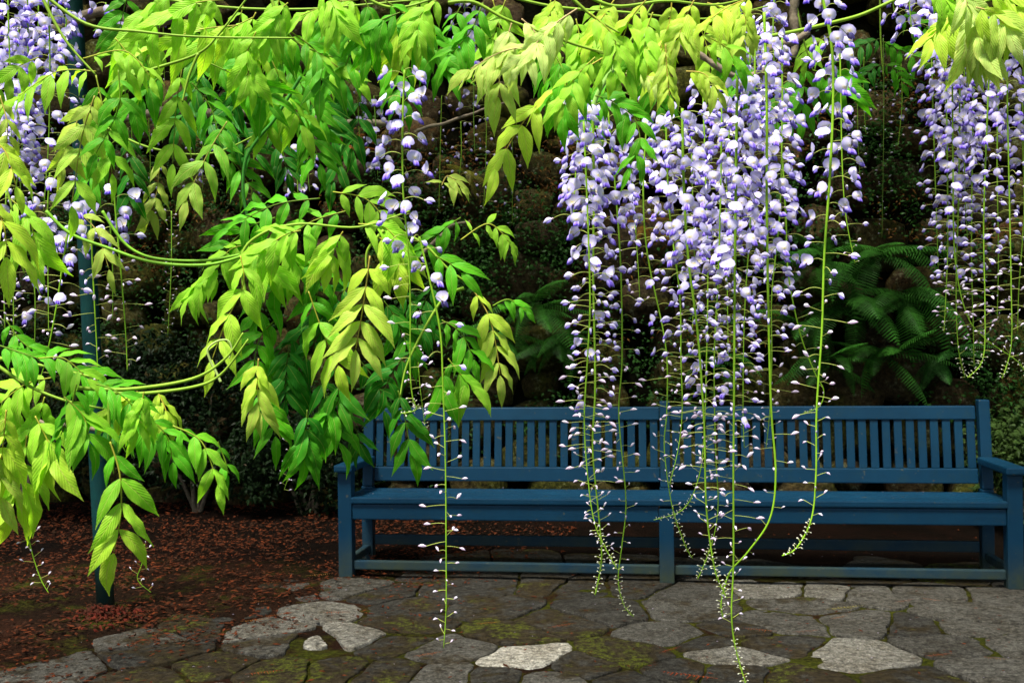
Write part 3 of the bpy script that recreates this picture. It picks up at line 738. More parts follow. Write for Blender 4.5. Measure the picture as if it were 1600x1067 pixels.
def shoot(label, stems, leaves, D, name='wisteria_shoot'):
    b = px(*stems[0][0], D); root = empty(name, b, label, 'wisteria shoot', 'leafy wisteria shoots')
    for st in stems:
        rr = .0035
        pts = [px(q[0], q[1], D + (q[2] if len(q) > 2 else 0)) for q in st]
        vs, fs = tube_data([p - b for p in catmull(pts, 7)], rr, rr * .45, 7)
        o = bpy.data.objects.new('stem', mesh_from('stem', vs, fs, RACHIS)); place(o, root, b, ppos=b); o.color = (.20, .34, .03, 1)
    for lf in leaves:
        path, L, n, tone = lf[:4]; kw = lf[4] if len(lf) > 4 else {}
        dd = D + kw.pop('d', U(-.12, .12)); compound_leaf(root, b, path, L, n, tone, dd, **kw)
    return root
H = dict(droop=.95)
shoot('arching shoot over the far left flowers with pale leaflets hanging in a row', [[(60, -15), (135, 38), (220, 50), (310, 58), (460, 60)], [(60, -15), (100, 60), (150, 118)]],
  [([(150, 112), (90, 112), (30, 150)], 58, 5, 'l', H), ([(148, 150), (128, 215), (112, 320)], 62, 5, 'ol'), ([(160, 140), (125, 180), (98, 255)], 52, 4, 'yo', H), ([(150, 118), (165, 190), (175, 270)], 58, 4, 'gl'),
   ([(185, 110), (185, 170), (150, 240)], 52, 4, 'g'), ([(130, 92), (195, 80), (235, 120)], 40, 4, 'l', H), ([(0, 150), (12, 200), (5, 262)], 42, 4, 'oy', H), ([(60, 90), (20, 110), (-15, 150)], 52, 4, 'l', H),
   ([(120, 330), (150, 360), (170, 420)], 50, 3, 'o')], 1.95)
shoot('shoot with the largest yellow leaflets cut off by the left edge', [[(-30, 180), (0, 260), (20, 330)]],
  [([(-20, 300), (5, 350), (10, 400)], 88, 3, 'y', H), ([(15, 310), (45, 340), (55, 385)], 76, 3, 'l', H), ([(-10, 220), (10, 240), (25, 290)], 60, 3, 'y', H)], 1.7)
shoot('bright shoot at the upper left with big lime leaflets around a pale curved stem', [[(175, 130), (240, 108), (310, 84), (345, 50), (392, -10)], [(310, 84), (295, 120), (285, 160)]],
  [([(350, 0), (290, 10), (215, 60)], 70, 5, 'l', H), ([(372, 40), (300, 50), (205, 90)], 74, 5, 'yl', H), ([(395, 28), (360, 45), (318, 65)], 84, 3, 'l', H), ([(400, 20), (385, 55), (395, 90)], 74, 3, 'ly', H),
   ([(285, 105), (275, 170), (270, 255)], 62, 5, 'l', H), ([(355, 190), (325, 240), (292, 310)], 56, 5, 'go', dict(droop=.9)), ([(270, -10), (235, 10), (205, 55)], 64, 4, 'l', H), ([(330, -10), (320, 30), (300, 60)], 68, 4, 'l', H),
   ([(440, -10), (425, 30), (410, 60)], 66, 4, 'l', H), ([(255, 115), (225, 145), (200, 175)], 58, 4, 'g', H), ([(330, 100), (390, 130), (420, 160)], 60, 4, 'g'), ([(180, 60), (200, 90), (190, 130)], 56, 3, 'l', H),
   ([(400, 60), (450, 60), (500, 80)], 58, 4, 'g', H), ([(300, 130), (330, 170), (345, 230)], 52, 4, 'g')], 2.05)
shoot('broad shoot at the top left of centre above the single short raceme', [[(420, -15), (440, 40), (470, 70), (520, 90)], [(560, -10), (600, 10), (640, 10), (700, -10)]],
  [([(452, 48), (492, 78), (548, 120)], 56, 5, 'l', H), ([(425, 95), (445, 140), (472, 195)], 66, 5, 'l', dict(droop=.8)), ([(632, 18), (630, 45), (622, 70)], 78, 3, 'y', H), ([(560, 0), (520, 5), (470, 25)], 62, 4, 'l', H),
   ([(500, -15), (520, 5), (525, 35)], 60, 4, 'l', H), ([(570, 0), (585, 40), (575, 80)], 56, 4, 'g', H), ([(755, 5), (735, 50), (705, 85)], 62, 4, 'g'), ([(625, 20), (590, 35), (555, 60)], 56, 4, 'g', H),
   ([(690, -5), (660, 20), (650, 60)], 56, 4, 'l', H), ([(400, 50), (385, 90), (392, 130)], 58, 4, 'l', H), ([(410, 130), (425, 170), (415, 200)], 56, 4, 'l', H), ([(470, 60), (500, 90), (500, 140)], 58, 4, 'g'),
   ([(540, 30), (545, 90), (520, 130)], 54, 4, 'g'), ([(350, 120), (400, 150), (440, 170)], 58, 4, 'g'), ([(450, 5), (430, 25), (420, 60)], 60, 4, 'l', H), ([(600, 0), (640, 30), (665, 70)], 56, 4, 'g', H)], 2.05)
shoot('pale bronze young leaves hanging right of the middle on a fine arching stem', [[(700, 5), (740, 4), (790, 30), (850, 52), (905, 72), (955, 88)], [(885, -10), (925, 25), (968, 52)], [(860, 55), (905, 72), (955, 85)]],
  [([(902, 14), (855, 48), (815, 100)], 58, 6, 'p', H), ([(880, 72), (795, 78), (735, 108)], 60, 6, 'po', H), ([(950, 86), (865, 140), (815, 195), (776, 262)], 66, 6, 'y', dict(droop=1.0)), ([(800, 35), (785, 90), (778, 150)], 66, 4, 'po', H),
   ([(870, 90), (885, 130), (880, 180)], 58, 4, 'g', H), ([(815, 30), (835, 50), (845, 80)], 54, 3, 'p', H), ([(930, 90), (900, 120), (880, 160)], 56, 4, 'l', H), ([(920, 20), (960, 60), (955, 110)], 56, 4, 'l', H)], 1.85)
shoot('crowded yellow lime shoot at the top edge above the main racemes', [[(900, -15), (960, 10), (1040, 2), (1120, 8), (1190, -10)], [(960, 90), (985, 65), (1030, -10)]],
  [([(960, 0), (940, 30), (925, 60)], 54, 4, 'y', H), ([(1010, 0), (985, 30), (970, 70)], 56, 4, 'yl', H), ([(1050, 0), (1045, 40), (1030, 70)], 56, 4, 'y', H), ([(1085, 0), (1070, 30), (1060, 60)], 56, 4, 'yo', H),
   ([(1105, 5), (1130, 15), (1150, 45)], 60, 4, 'yo', H), ([(1150, 0), (1165, 30), (1160, 60)], 50, 4, 'yo', H), ([(1040, 70), (1042, 110), (1046, 150)], 42, 4, 'oy', H), ([(1072, 112), (1100, 116), (1122, 142)], 44, 4, 'yo', H),
   ([(960, 40), (935, 75), (920, 110)], 52, 4, 'l', H), ([(1000, 60), (985, 95), (970, 130)], 50, 4, 'gl', H), ([(900, 30), (905, 60), (900, 95)], 52, 4, 'l', H), ([(1110, 60), (1135, 75), (1150, 100)], 50, 3, 'lg', H),
   ([(960, 110), (1000, 115), (1030, 130)], 30, 6, 'p', H), ([(1020, 20), (1010, 50), (1005, 90)], 50, 4, 'l', H), ([(870, -5), (860, 20), (850, 45)], 54, 4, 'yl', H), ([(1180, -5), (1140, 10), (1110, 30)], 50, 4, 'y', H),
   ([(930, 150), (960, 160), (1000, 190)], 52, 3, 'g'), ([(990, 180), (1000, 220), (985, 260)], 50, 3, 'g')], 2.0)
shoot('drooping fan of narrow pale olive leaflets at the top right corner', [[(1500, -15), (1515, 5), (1522, 28)], [(1600, -20), (1565, -5), (1530, 5)]],
  [([(1520, 10), (1514, 40), (1512, 72)], 78, 5, 'po', dict(droop=1.9)), ([(1512, 5), (1480, 30), (1455, 60)], 64, 4, 'y', H), ([(1525, 12), (1555, 22), (1575, 48)], 78, 3, 'yp', H), ([(1545, -10), (1575, -5), (1590, 30)], 86, 3, 'y', H),
   ([(1500, -20), (1508, -5), (1512, 10)], 60, 3, 'p', H), ([(1450, -20), (1470, -10), (1480, 5)], 56, 3, 'l', H), ([(1525, 30), (1530, 60), (1540, 80)], 70, 4, 'op', dict(droop=1.9))], 1.8)
shoot('largest leafy shoot, left of the bench, with an olive leaf at its right', [[(385, 470), (378, 400), (410, 365), (470, 350), (560, 355), (640, 330)], [(600, 360), (575, 390), (572, 420)]],
  [([(340, 425), (318, 435), (300, 455)], 60, 4, 'l', dict(droop=.9)), ([(376, 400), (380, 445), (352, 505), (332, 560)], 68, 5, 'ly', dict(droop=.8)), ([(382, 392), (405, 400), (420, 420)], 78, 4, 'l', H),
   ([(446, 388), (456, 400), (466, 415)], 62, 4, 'l', H), ([(536, 362), (525, 380), (515, 405)], 66, 4, 'ly', H), ([(578, 400), (568, 475), (556, 545)], 76, 6, 'yo', dict(droop=.45, d=-.15)), ([(482, 455), (505, 520), (528, 570)], 66, 4, 'gy', dict(d=-.05)),
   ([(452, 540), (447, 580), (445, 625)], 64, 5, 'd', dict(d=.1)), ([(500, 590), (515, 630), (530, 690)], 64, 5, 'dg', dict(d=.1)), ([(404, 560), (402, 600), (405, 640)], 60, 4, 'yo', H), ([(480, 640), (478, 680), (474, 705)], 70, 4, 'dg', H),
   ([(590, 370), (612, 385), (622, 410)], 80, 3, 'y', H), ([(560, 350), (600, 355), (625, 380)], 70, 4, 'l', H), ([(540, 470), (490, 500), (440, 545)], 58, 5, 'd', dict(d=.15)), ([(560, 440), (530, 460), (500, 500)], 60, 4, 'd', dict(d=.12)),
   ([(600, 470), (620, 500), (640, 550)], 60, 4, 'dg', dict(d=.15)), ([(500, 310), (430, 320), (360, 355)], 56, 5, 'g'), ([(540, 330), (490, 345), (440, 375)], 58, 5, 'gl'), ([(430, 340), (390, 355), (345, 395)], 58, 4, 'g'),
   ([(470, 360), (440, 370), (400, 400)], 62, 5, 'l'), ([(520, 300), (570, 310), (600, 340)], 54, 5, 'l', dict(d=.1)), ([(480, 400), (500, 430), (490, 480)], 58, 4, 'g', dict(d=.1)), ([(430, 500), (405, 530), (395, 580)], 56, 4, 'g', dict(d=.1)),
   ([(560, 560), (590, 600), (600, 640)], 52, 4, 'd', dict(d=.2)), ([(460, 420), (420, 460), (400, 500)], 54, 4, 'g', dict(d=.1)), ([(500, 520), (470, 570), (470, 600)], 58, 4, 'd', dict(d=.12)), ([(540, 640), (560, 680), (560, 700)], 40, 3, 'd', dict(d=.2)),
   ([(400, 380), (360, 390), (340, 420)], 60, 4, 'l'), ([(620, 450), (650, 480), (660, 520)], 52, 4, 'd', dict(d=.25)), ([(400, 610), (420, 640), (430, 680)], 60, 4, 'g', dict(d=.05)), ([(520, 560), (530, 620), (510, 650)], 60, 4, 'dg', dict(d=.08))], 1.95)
shoot('slender shoot in the middle with an olive leaf tapering down to the bench back', [[(600, 350), (660, 380), (700, 420), (735, 445)], [(725, 450), (690, 470), (640, 560), (625, 620)]],
  [([(730, 440), (762, 490), (775, 540), (781, 585)], 58, 6, 'yo', dict(droop=1.0)), ([(680, 400), (700, 410), (720, 425)], 62, 2, 'g'), ([(700, 560), (720, 585), (735, 600)], 68, 3, 'gl', H), ([(695, 580), (690, 600), (692, 610)], 58, 2, 'g', H),
   ([(720, 375), (760, 350), (785, 365), (798, 385)], 34, 6, 'l', H), ([(622, 610), (632, 650), (642, 705)], 62, 5, 'dg', dict(droop=.6, d=-.1)), ([(650, 545), (620, 570), (600, 610)], 50, 4, 'd'), ([(690, 500), (720, 520), (740, 560)], 54, 4, 'g'),
   ([(690, 290), (700, 275), (718, 290)], 36, 3, 'o', H), ([(680, 440), (660, 480), (650, 520)], 52, 4, 'd'), ([(770, 478), (795, 468), (822, 485)], 28, 5, 'g', H), ([(720, 340), (690, 360), (660, 390)], 40, 4, 'g')], 2.0)
shoot('trailing shoot at the lower left whose green leaf hangs over the post', [[(120, 606), (200, 608), (300, 592), (352, 560), (380, 520)], [(170, 612), (215, 615), (300, 605), (345, 585), (388, 530)], [(172, 610), (170, 650), (173, 690)]],
  [([(172, 690), (187, 740), (189, 800), (178, 862)], 78, 5, 'gy', dict(droop=.5, d=-.25)), ([(245, 610), (255, 630), (262, 650)], 56, 3, 'y', H), ([(215, 612), (195, 625), (170, 645)], 50, 4, 'y', H), ([(225, 612), (220, 640), (212, 665)], 58, 4, 'l', H),
   ([(270, 665), (315, 690), (340, 755)], 54, 5, 'gl', dict(droop=.9)), ([(230, 650), (260, 680), (270, 720)], 54, 4, 'g', H), ([(340, 690), (352, 720), (356, 740)], 36, 2, 'g', H), ([(185, 640), (215, 655), (250, 690)], 56, 4, 'g')], 1.75)
shoot('leafy shoot at the lower left edge with big olive yellow leaflets', [[(-20, 560), (40, 600), (100, 625), (170, 640)], [(0, 560), (60, 570), (150, 590)]],
  [([(42, 680), (34, 740), (18, 790)], 84, 4, 'ly', dict(droop=.8)), ([(55, 650), (75, 690), (80, 720)], 86, 3, 'ly', H), ([(10, 640), (5, 690), (0, 730)], 70, 4, 'y', H), ([(80, 590), (40, 600), (0, 630)], 58, 5, 'l'), ([(100, 575), (140, 590), (190, 630)], 58, 5, 'g'),
   ([(60, 560), (100, 560), (135, 590)], 56, 4, 'gl'), ([(30, 590), (20, 630), (10, 660)], 60, 4, 'l', H), ([(120, 600), (110, 640), (95, 680)], 60, 4, 'g', H), ([(150, 600), (180, 610), (215, 640)], 52, 4, 'g'), ([(0, 540), (30, 550), (60, 560)], 48, 4, 'g'),
   ([(70, 620), (60, 650), (40, 680)], 62, 4, 'l', H), ([(100, 620), (130, 650), (140, 690)], 70, 4, 'lg', H), ([(150, 650), (175, 670), (200, 670)], 46, 4, 'd', dict(d=.2)), ([(10, 500), (30, 530), (50, 545)], 44, 4, 'g', dict(d=.2)),
   ([(-10, 700), (0, 750), (-5, 800)], 70, 3, 'o', H)], 1.8)
shoot('green shoot hanging behind the sparse raceme at the upper right', [[(1240, -10), (1255, 60), (1270, 110)]],
  [([(1270, 110), (1300, 120), (1330, 145)], 62, 3, 'g', H), ([(1260, 100), (1255, 140), (1250, 180)], 60, 3, 'g', H), ([(1240, 120), (1225, 150), (1215, 190)], 62, 3, 'g', H), ([(1290, 60), (1270, 70), (1262, 90)], 40, 3, 'l'), ([(1400, 20), (1440, 40), (1470, 60)], 40, 4, 'g')], 2.75)
shoot('small dark shoot with fine leaves in the gap between the right racemes', [[(1375, -10), (1376, 60), (1380, 120)]],
  [([(1376, 60), (1350, 70), (1320, 85)], 34, 4, 'd'), ([(1378, 65), (1400, 75), (1440, 95)], 34, 5, 'g'), ([(1380, 100), (1360, 110), (1345, 130)], 28, 4, 'd'), ([(1380, 100), (1400, 110), (1410, 130)], 28, 4, 'g')], 3.4)
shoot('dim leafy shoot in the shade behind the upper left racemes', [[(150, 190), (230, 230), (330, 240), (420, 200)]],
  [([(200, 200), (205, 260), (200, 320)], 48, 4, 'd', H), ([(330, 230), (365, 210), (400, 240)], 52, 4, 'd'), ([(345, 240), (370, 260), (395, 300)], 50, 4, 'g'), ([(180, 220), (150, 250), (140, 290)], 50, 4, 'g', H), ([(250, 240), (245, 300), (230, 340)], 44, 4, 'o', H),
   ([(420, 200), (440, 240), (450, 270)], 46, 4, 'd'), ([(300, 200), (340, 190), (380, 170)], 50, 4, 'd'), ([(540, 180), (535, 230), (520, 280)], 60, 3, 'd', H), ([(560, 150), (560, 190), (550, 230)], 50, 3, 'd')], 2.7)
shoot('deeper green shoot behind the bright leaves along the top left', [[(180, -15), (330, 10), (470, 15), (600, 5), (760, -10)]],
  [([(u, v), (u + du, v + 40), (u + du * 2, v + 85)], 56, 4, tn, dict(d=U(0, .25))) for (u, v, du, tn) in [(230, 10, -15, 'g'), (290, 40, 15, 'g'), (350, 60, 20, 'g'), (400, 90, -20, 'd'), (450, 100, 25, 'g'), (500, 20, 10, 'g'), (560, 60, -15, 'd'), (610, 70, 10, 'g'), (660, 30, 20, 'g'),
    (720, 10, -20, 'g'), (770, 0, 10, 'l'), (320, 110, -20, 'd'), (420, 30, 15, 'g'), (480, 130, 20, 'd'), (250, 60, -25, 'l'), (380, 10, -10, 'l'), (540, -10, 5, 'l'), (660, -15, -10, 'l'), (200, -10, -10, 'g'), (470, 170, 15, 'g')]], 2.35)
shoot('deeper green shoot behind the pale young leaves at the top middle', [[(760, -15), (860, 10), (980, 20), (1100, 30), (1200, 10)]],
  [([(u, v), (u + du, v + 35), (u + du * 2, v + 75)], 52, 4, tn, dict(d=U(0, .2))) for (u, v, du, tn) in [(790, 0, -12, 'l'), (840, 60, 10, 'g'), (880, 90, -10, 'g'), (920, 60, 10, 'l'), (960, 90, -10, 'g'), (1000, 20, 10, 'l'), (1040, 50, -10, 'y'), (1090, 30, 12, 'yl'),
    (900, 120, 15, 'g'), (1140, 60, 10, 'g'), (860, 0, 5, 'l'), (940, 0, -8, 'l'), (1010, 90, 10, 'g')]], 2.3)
# bare curving stems
def vine(name, label, cat, pts, D, r0, r1, mat, col, D1=None):
    n = len(pts); ps = [px(u, v, D + ((D1 or D) - D) * i / (n - 1)) for i, (u, v) in enumerate(pts)]
    cv = catmull(ps, 8)
    if mat is BARK: cv = [p + Vector((noise.noise(p * 14), noise.noise(p * 14 + Vector((9, 0, 0))), noise.noise(p * 14 + Vector((0, 9, 0))))) * .008 for p in cv]
    rr = (lambda t: r0 + (r1 - r0) * t) if mat is not BARK else (lambda t: (r0 + (r1 - r0) * t) * (1 + .18 * sin(t * 47) * sin(t * 19)))
    vs, fs = tube_data([p - ps[0] for p in cv], rr, 0, 8)
    o = bpy.data.objects.new(name, mesh_from(name, vs, fs, mat)); place(o, None, ps[0]); o.color = (*col, 1); tag(o, label, cat, 'wisteria vines'); return o
GREEN = (.16, .36, .025)
vine('wisteria_vine', 'bright green vine sweeping from the left racemes into the big middle shoot, lower of two', 'vine', [(72, 330), (110, 365), (170, 388), (240, 410), (322, 414), (380, 400)], 1.95, .0032, .0028, STALK, GREEN)
vine('wisteria_vine', 'bright green vine sweeping into the big middle shoot, upper of two', 'vine', [(160, 330), (190, 375), (220, 397), (260, 406), (322, 407), (375, 398)], 1.98, .0028, .0024, STALK, GREEN)
vine('wisteria_vine', 'dark green looping vine rising beside the dark gap left of centre', 'vine', [(388, 345), (380, 300), (384, 250), (405, 215), (430, 185), (470, 120)], 2.1, .0030, .0034, STALK, (.05, .22, .03))
vine('wisteria_vine', 'pale tendril curled over the tip of the leaf left of the middle', 'vine', [(345, 597), (337, 580), (328, 562), (325, 545), (340, 533), (356, 532), (362, 545), (358, 560)], 1.8, .0024, .0012, STALK, (.34, .46, .14))
vine('wisteria_vine', 'green vine crossing the top right from the racemes to the upper edge', 'vine', [(1170, 62), (1230, 52), (1300, 36), (1350, 22), (1410, -6)], 2.3, .0042, .0036, STALK, (.22, .38, .03))
vine('wisteria_vine', 'thick green stem slanting down into the main left raceme', 'vine', [(1010, 55), (985, 78), (960, 105), (935, 145), (925, 175)], 2.2, .0060, .0052, STALK, (.22, .40, .09))
vine('woody_branch', 'grey brown woody branch lying above the main racemes', 'branch', [(955, 88), (1020, 66), (1075, 78), (1110, 98), (1160, 120), (1230, 100)], 2.45, .0058, .0085, BARK, (1, 1, 1))
vine('woody_branch', 'upright brown woody branch at the top right beside the sparse raceme', 'branch', [(1246, -20), (1242, 20), (1243, 60), (1238, 90)], 2.7, .012, .009, BARK, (1, 1, 1))
vine('woody_branch', 'pale cut branch stub at the top right pointing at the sparse raceme', 'branch', [(1180, 95), (1215, 72), (1240, 65), (1262, 52)], 2.6, .011, .008, BARK, (1, 1, 1))
vine('woody_branch', 'crooked brown branch behind the leaves at the upper left', 'branch', [(170, 190), (240, 178), (300, 172), (330, 178), (362, 150), (400, 130)], 3.1, .012, .014, BARK, (1, 1, 1))
vine('woody_branch', 'lower brown branch behind the leaves at the upper left', 'branch', [(290, 165), (345, 180), (420, 175), (520, 190), (610, 195)], 3.4, .014, .010, BARK, (1, 1, 1))
vine('woody_branch', 'thin dead twig right of the centre raceme', 'branch', [(650, 205), (690, 192), (730, 178), (790, 160)], 3.3, .006, .003, BARK, (1, 1, 1))
vine('woody_branch', 'short forked dry twig on the wall beside the thin arching leaf', 'branch', [(655, 400), (690, 365), (705, 352), (735, 348)], 3.6, .008, .004, BARK, (1, 1, 1))
vine('woody_branch', 'thin brown branch crossing the top of the green post', 'branch', [(60, 660), (110, 668), (165, 672), (230, 660)], 2.4, .006, .005, BARK, (1, 1, 1))
vine('woody_branch', 'thick dark branch crossing behind the flowers along the top left', 'branch', [(-20, 60), (60, 55), (160, 20), (240, 40), (330, -20)], 3.0, .015, .012, BARK, (1, 1, 1))

# ------------------------------------------------------------------ flowers
WHITE = (.84, .82, .93); LAV = (.47, .42, .94); VIO = (.20, .105, .74); YEL = (.80, .68, .14); PG = (.42, .50, .12); PINK = (.74, .62, .78); CAL = (.36, .30, .26)
def lerp3(a, b, t): return tuple(a[i] * (1 - t) + b[i] * t for i in range(3))
class FM:
    def __init__(s): s.v, s.f, s.c = [], [], []
    def tube(s, pts, r0, r1, col, sides=4):
        k = len(s.v); tube_data(pts, r0, r1, sides, s.v, s.f); s.c += [col] * (len(s.v) - k)
    def ell(s, a, b, r, c0, c1, flat=1.0, prof=None, seg=6, rings=5, up=Vector((0, 0, 1)), bendv=None):
        """closed petal or bud: a spindle from a to b"""
        d = (b - a); L = d.length; d.normalize(); x = d.cross(up)
        if x.length < .05: x = d.cross(Vector((0, 1, 0)))
        x.normalize(); z = x.cross(d); base = len(s.v)
        for j in range(rings + 1):
            t = j / rings; w = r * (sin(pi * (t ** (prof or 1)) * .96 + .06)); c = a + d * L * t
            if bendv is not None: c = c + bendv * sin(pi * t)
            for i in range(seg):
                an = 2 * pi * i / seg; s.v.append(c + x * cos(an) * w * flat + z * sin(an) * w); s.c.append(lerp3(c0, c1, t))
        for j in range(rings):
            for i in range(seg):
                i2 = (i + 1) % seg; s.f.append((base + j * seg + i, base + j * seg + i2, base + (j + 1) * seg + i2, base + (j + 1) * seg + i))
        s.f.append(tuple(base + rings * seg + i for i in range(seg)))
    def banner(s, c, nrm, upv, r, curl, rs):
        n = nrm.normalized(); x = n.cross(upv).normalized(); y = x.cross(n); base = len(s.v); SEG, RG = 12, 4
        s.v.append(c - y * r * .25 + n * .0008); s.c.append(YEL)
        for j in range(1, RG + 1):
            q = j / RG
            for i in range(SEG):
                an = 2 * pi * i / SEG; rr = r * q * (1 + .07 * cos(2 * an)); notch = max(0, cos(an - pi / 2)) ** 8 * .14
                X = cos(an) * rr * 1.02; Y = sin(an) * rr * (1 - notch) - r * .25 * (1 - q)
                Z = -curl * (X * X * 1.1 + Y * Y * .5) / r + .10 * r * sin(an * 3 + 1) * q * q * rs.uniform(.5, 1)
                s.v.append(c + x * X + y * Y + n * Z)
                col = lerp3((.80, .72, .30), WHITE, min(1, q * 2.2)) if (sin(an) < .5 and q < .5) else lerp3(WHITE, LAV, max(0, q - .30) * 1.15)
                s.c.append(col)
        for i in range(SEG): s.f.append((base, base + 1 + i, base + 1 + (i + 1) % SEG))
        for j in range(RG - 1):
            for i in range(SEG):
                i2 = (i + 1) % SEG; a0 = base + 1 + j * SEG; a1 = a0 + SEG; s.f.append((a0 + i, a1 + i, a1 + i2, a0 + i2))
    def mesh(s, name): return mesh_from(name, s.v, s.f, PETAL, True, None, s.c)
def pedicel(fm, L, rise, drop, r=.0006):
    pts = [Vector((L * t, 0, rise * sin(pi * t * .9) - drop * t * t)) for t in [i / 6 for i in range(7)]]
    fm.tube(pts, r, r, PG); return pts[-1], (pts[-1] - pts[-2]).normalized()
def open_flower(seed):
    rs = random.Random(seed); fm = FM(); L = rs.uniform(.022, .040); e, d = pedicel(fm, L, rs.uniform(.001, .008), rs.uniform(.0, .012)); 
    fm.ell(e - d * .001, e + Vector((.005, 0, -.001)), .0024, CAL, lerp3(CAL, VIO, .4), 1)
    tilt = rs.uniform(-.2, .9); nrm = Vector((1, rs.uniform(-.6, .6), tilt)); c = e + Vector((.0055, 0, .0085 - .002 * tilt))
    fm.banner(c, nrm, Vector((0, 0, 1)), rs.uniform(.0108, .0132), rs.uniform(.25, .7), rs)
    k1 = e + Vector((.014, rs.uniform(-.002, .002), rs.uniform(-.012, -.006)))
    fm.ell(e + Vector((.003, 0, 0)), k1, .0042, lerp3(LAV, VIO, .75), VIO, .7, .8)
    for sgn in (-1, 1):
        sp = rs.uniform(.001, .005)
        fm.ell(e + Vector((.003, sgn * .002, .0005)), k1 + Vector((-.001, sgn * (sp + .002), -.0015 * rs.random())), .0046, lerp3(WHITE, LAV, .8), lerp3(LAV, VIO, .9), .38, .75, up=Vector((0, 0, 1)))
    return fm.mesh('blossom')
def half_flower(seed):
    rs = random.Random(seed); fm = FM(); L = rs.uniform(.028, .046); e, d = pedicel(fm, L, rs.uniform(.001, .006), rs.uniform(-.006, .010))
    dd = Vector((1, rs.uniform(-.2, .2), rs.uniform(-.75, .05))).normalized(); fm.ell(e - d * .001, e + dd * .004, .0021, CAL, PINK)
    fm.ell(e + dd * .002, e + dd * rs.uniform(.017, .022), .0047, WHITE, lerp3(WHITE, LAV, .6), .6, .9, bendv=Vector((0, 0, .0022)))
    fm.ell(e + dd * .004 + Vector((0, 0, -.0022)), e + dd * .0155 + Vector((0, 0, -.0040)), .0030, LAV, VIO, .7, .8)
    return fm.mesh('blossom')
def bud(seed, s=1.0):
    rs = random.Random(seed); fm = FM(); L = rs.uniform(.024, .040) * (1 if s > .8 else .6); e, d = pedicel(fm, L, rs.uniform(-.001, .003), rs.uniform(-.009, .005), .0005)
    dd = Vector((1, rs.uniform(-.3, .3), rs.uniform(-.6, .9))).normalized(); fm.ell(e - d * .001, e + dd * .003 * s, .0015 * s, CAL, PINK)
    fm.ell(e + dd * .001, e + dd * .0150 * s, .0029 * s, lerp3(PINK, WHITE, .4), WHITE if rs.random() < .6 else PINK, .85, .85, bendv=Vector((0, 0, .001)))
    return fm.mesh('flower_bud')
def tiny(seed):
    rs = random.Random(seed); fm = FM(); L = rs.uniform(.003, .008); e, d = pedicel(fm, L, 0, rs.uniform(-.004, .001), .0005)
    fm.ell(e, e + Vector((.0045, 0, rs.uniform(-.003, .0015))), .0013, (.48, .52, .36), (.66, .66, .60), 1, 1, 5, 4); return fm.mesh('flower_bud')
OPEN = [open_flower(i) for i in range(10)]; HALF = [half_flower(i + 30) for i in range(8)]; BUD = [bud(i + 60) for i in range(8)]; SBUD = [bud(i + 80, .68) for i in range(6)]; TINY = [tiny(i + 90) for i in range(4)]
NF = [0]
def raceme(path, D, yo, yh, yb, step, label, Rk=1.0, tint=1.0, y_start=None, sr=.0021, D1=None, stepb=None, group='long wisteria racemes'):
    """path: pixels from top to tip; above yo open flowers, to yh half open, to yb buds, then tiny buds"""
    n = len(path); yb = max(yb, path[0][1] + sum(sqrt((path[i + 1][0] - path[i][0]) ** 2 + (path[i + 1][1] - path[i][1]) ** 2) for i in range(n - 1)) - (75 if yb - path[0][1] > 420 else 40))
    ps = [px(u, v, D + ((D1 or D) - D) * i / (n - 1)) for i, (u, v) in enumerate(path)]
    cv = catmull(ps, 8); root = empty('wisteria_raceme', ps[0], label, 'flower raceme', group)
    vs, fs = tube_data([p - ps[0] for p in cv], sr, sr * .42, 6)
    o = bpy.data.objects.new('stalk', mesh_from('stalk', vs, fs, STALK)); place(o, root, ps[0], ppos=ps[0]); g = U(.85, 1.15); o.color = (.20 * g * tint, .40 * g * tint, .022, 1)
    # walk the stalk at even steps
    seg = [0]
    for i in range(1, len(cv)): seg.append(seg[-1] + (cv[i] - cv[i - 1]).length)
    tot = seg[-1]; s = 0; an = U(0, 6); i = 0
    uv = catmull([Vector((u, v, 0)) for u, v in path], 8)
    k = F / D
    while s < tot:
        while i < len(seg) - 2 and seg[i + 1] < s: i += 1
        f = (s - seg[i]) / max(1e-6, seg[i + 1] - seg[i]); p = cv[i].lerp(cv[i + 1], f); T = (cv[i + 1] - cv[i]).normalized(); v = uv[i].lerp(uv[i + 1], f).y
        # beyond a bend the pixel row says nothing: use the length travelled
        vv = path[0][1] + s * k
        st = step
        if y_start is None or vv >= y_start:
            if vv < yo: st = step * 1.32; src = OPEN if R() < .88 else HALF; sc = U(.88, 1.12)
            elif vv < yh: st = step * 1.5; src = HALF if R() < (.9 if vv > yo + .3 * (yh - yo) else .6) else OPEN; sc = U(.9, 1.12) * (1.0 - .15 * (vv - yo) / max(1, yh - yo))
            elif vv < yb: q = (vv - yh) / max(1, yb - yh); src = BUD if q < .55 else SBUD; sc = U(.85, 1.15) * (1.1 - .25 * q); st = (stepb * .8 if stepb else step * 1.3)
            else: src = TINY; sc = U(.8, 1.2); st = min(step, 2.3)
            # flowers spread round the stalk, upright whatever the lean of the stalk
            d = Vector((cos(an), sin(an), 0)); d = (d - T * d.dot(T) * .8)
            if T.z > -.35: d = (d + Vector((0, 0, -.2))).normalized()
            d.normalize()
            o = bpy.data.objects.new('blossom' if src in (OPEN, HALF) else 'flower_bud', random.choice(src))
            place(o, root, p, basis_x(d, Vector((U(-.18, .18), U(-.18, .18), 1))), sc * Rk, ppos=ps[0])
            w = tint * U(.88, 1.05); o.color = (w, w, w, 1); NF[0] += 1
        s += st * U(.7, 1.3) / k; an += 2.39996 + U(-.35, .35)
    return root
def basis_x(Xd, Zd):
    x = Xd.normalized(); y = Zd.cross(x).normalized(); z = x.cross(y); return Matrix((x, y, z)).transposed().to_quaternion()

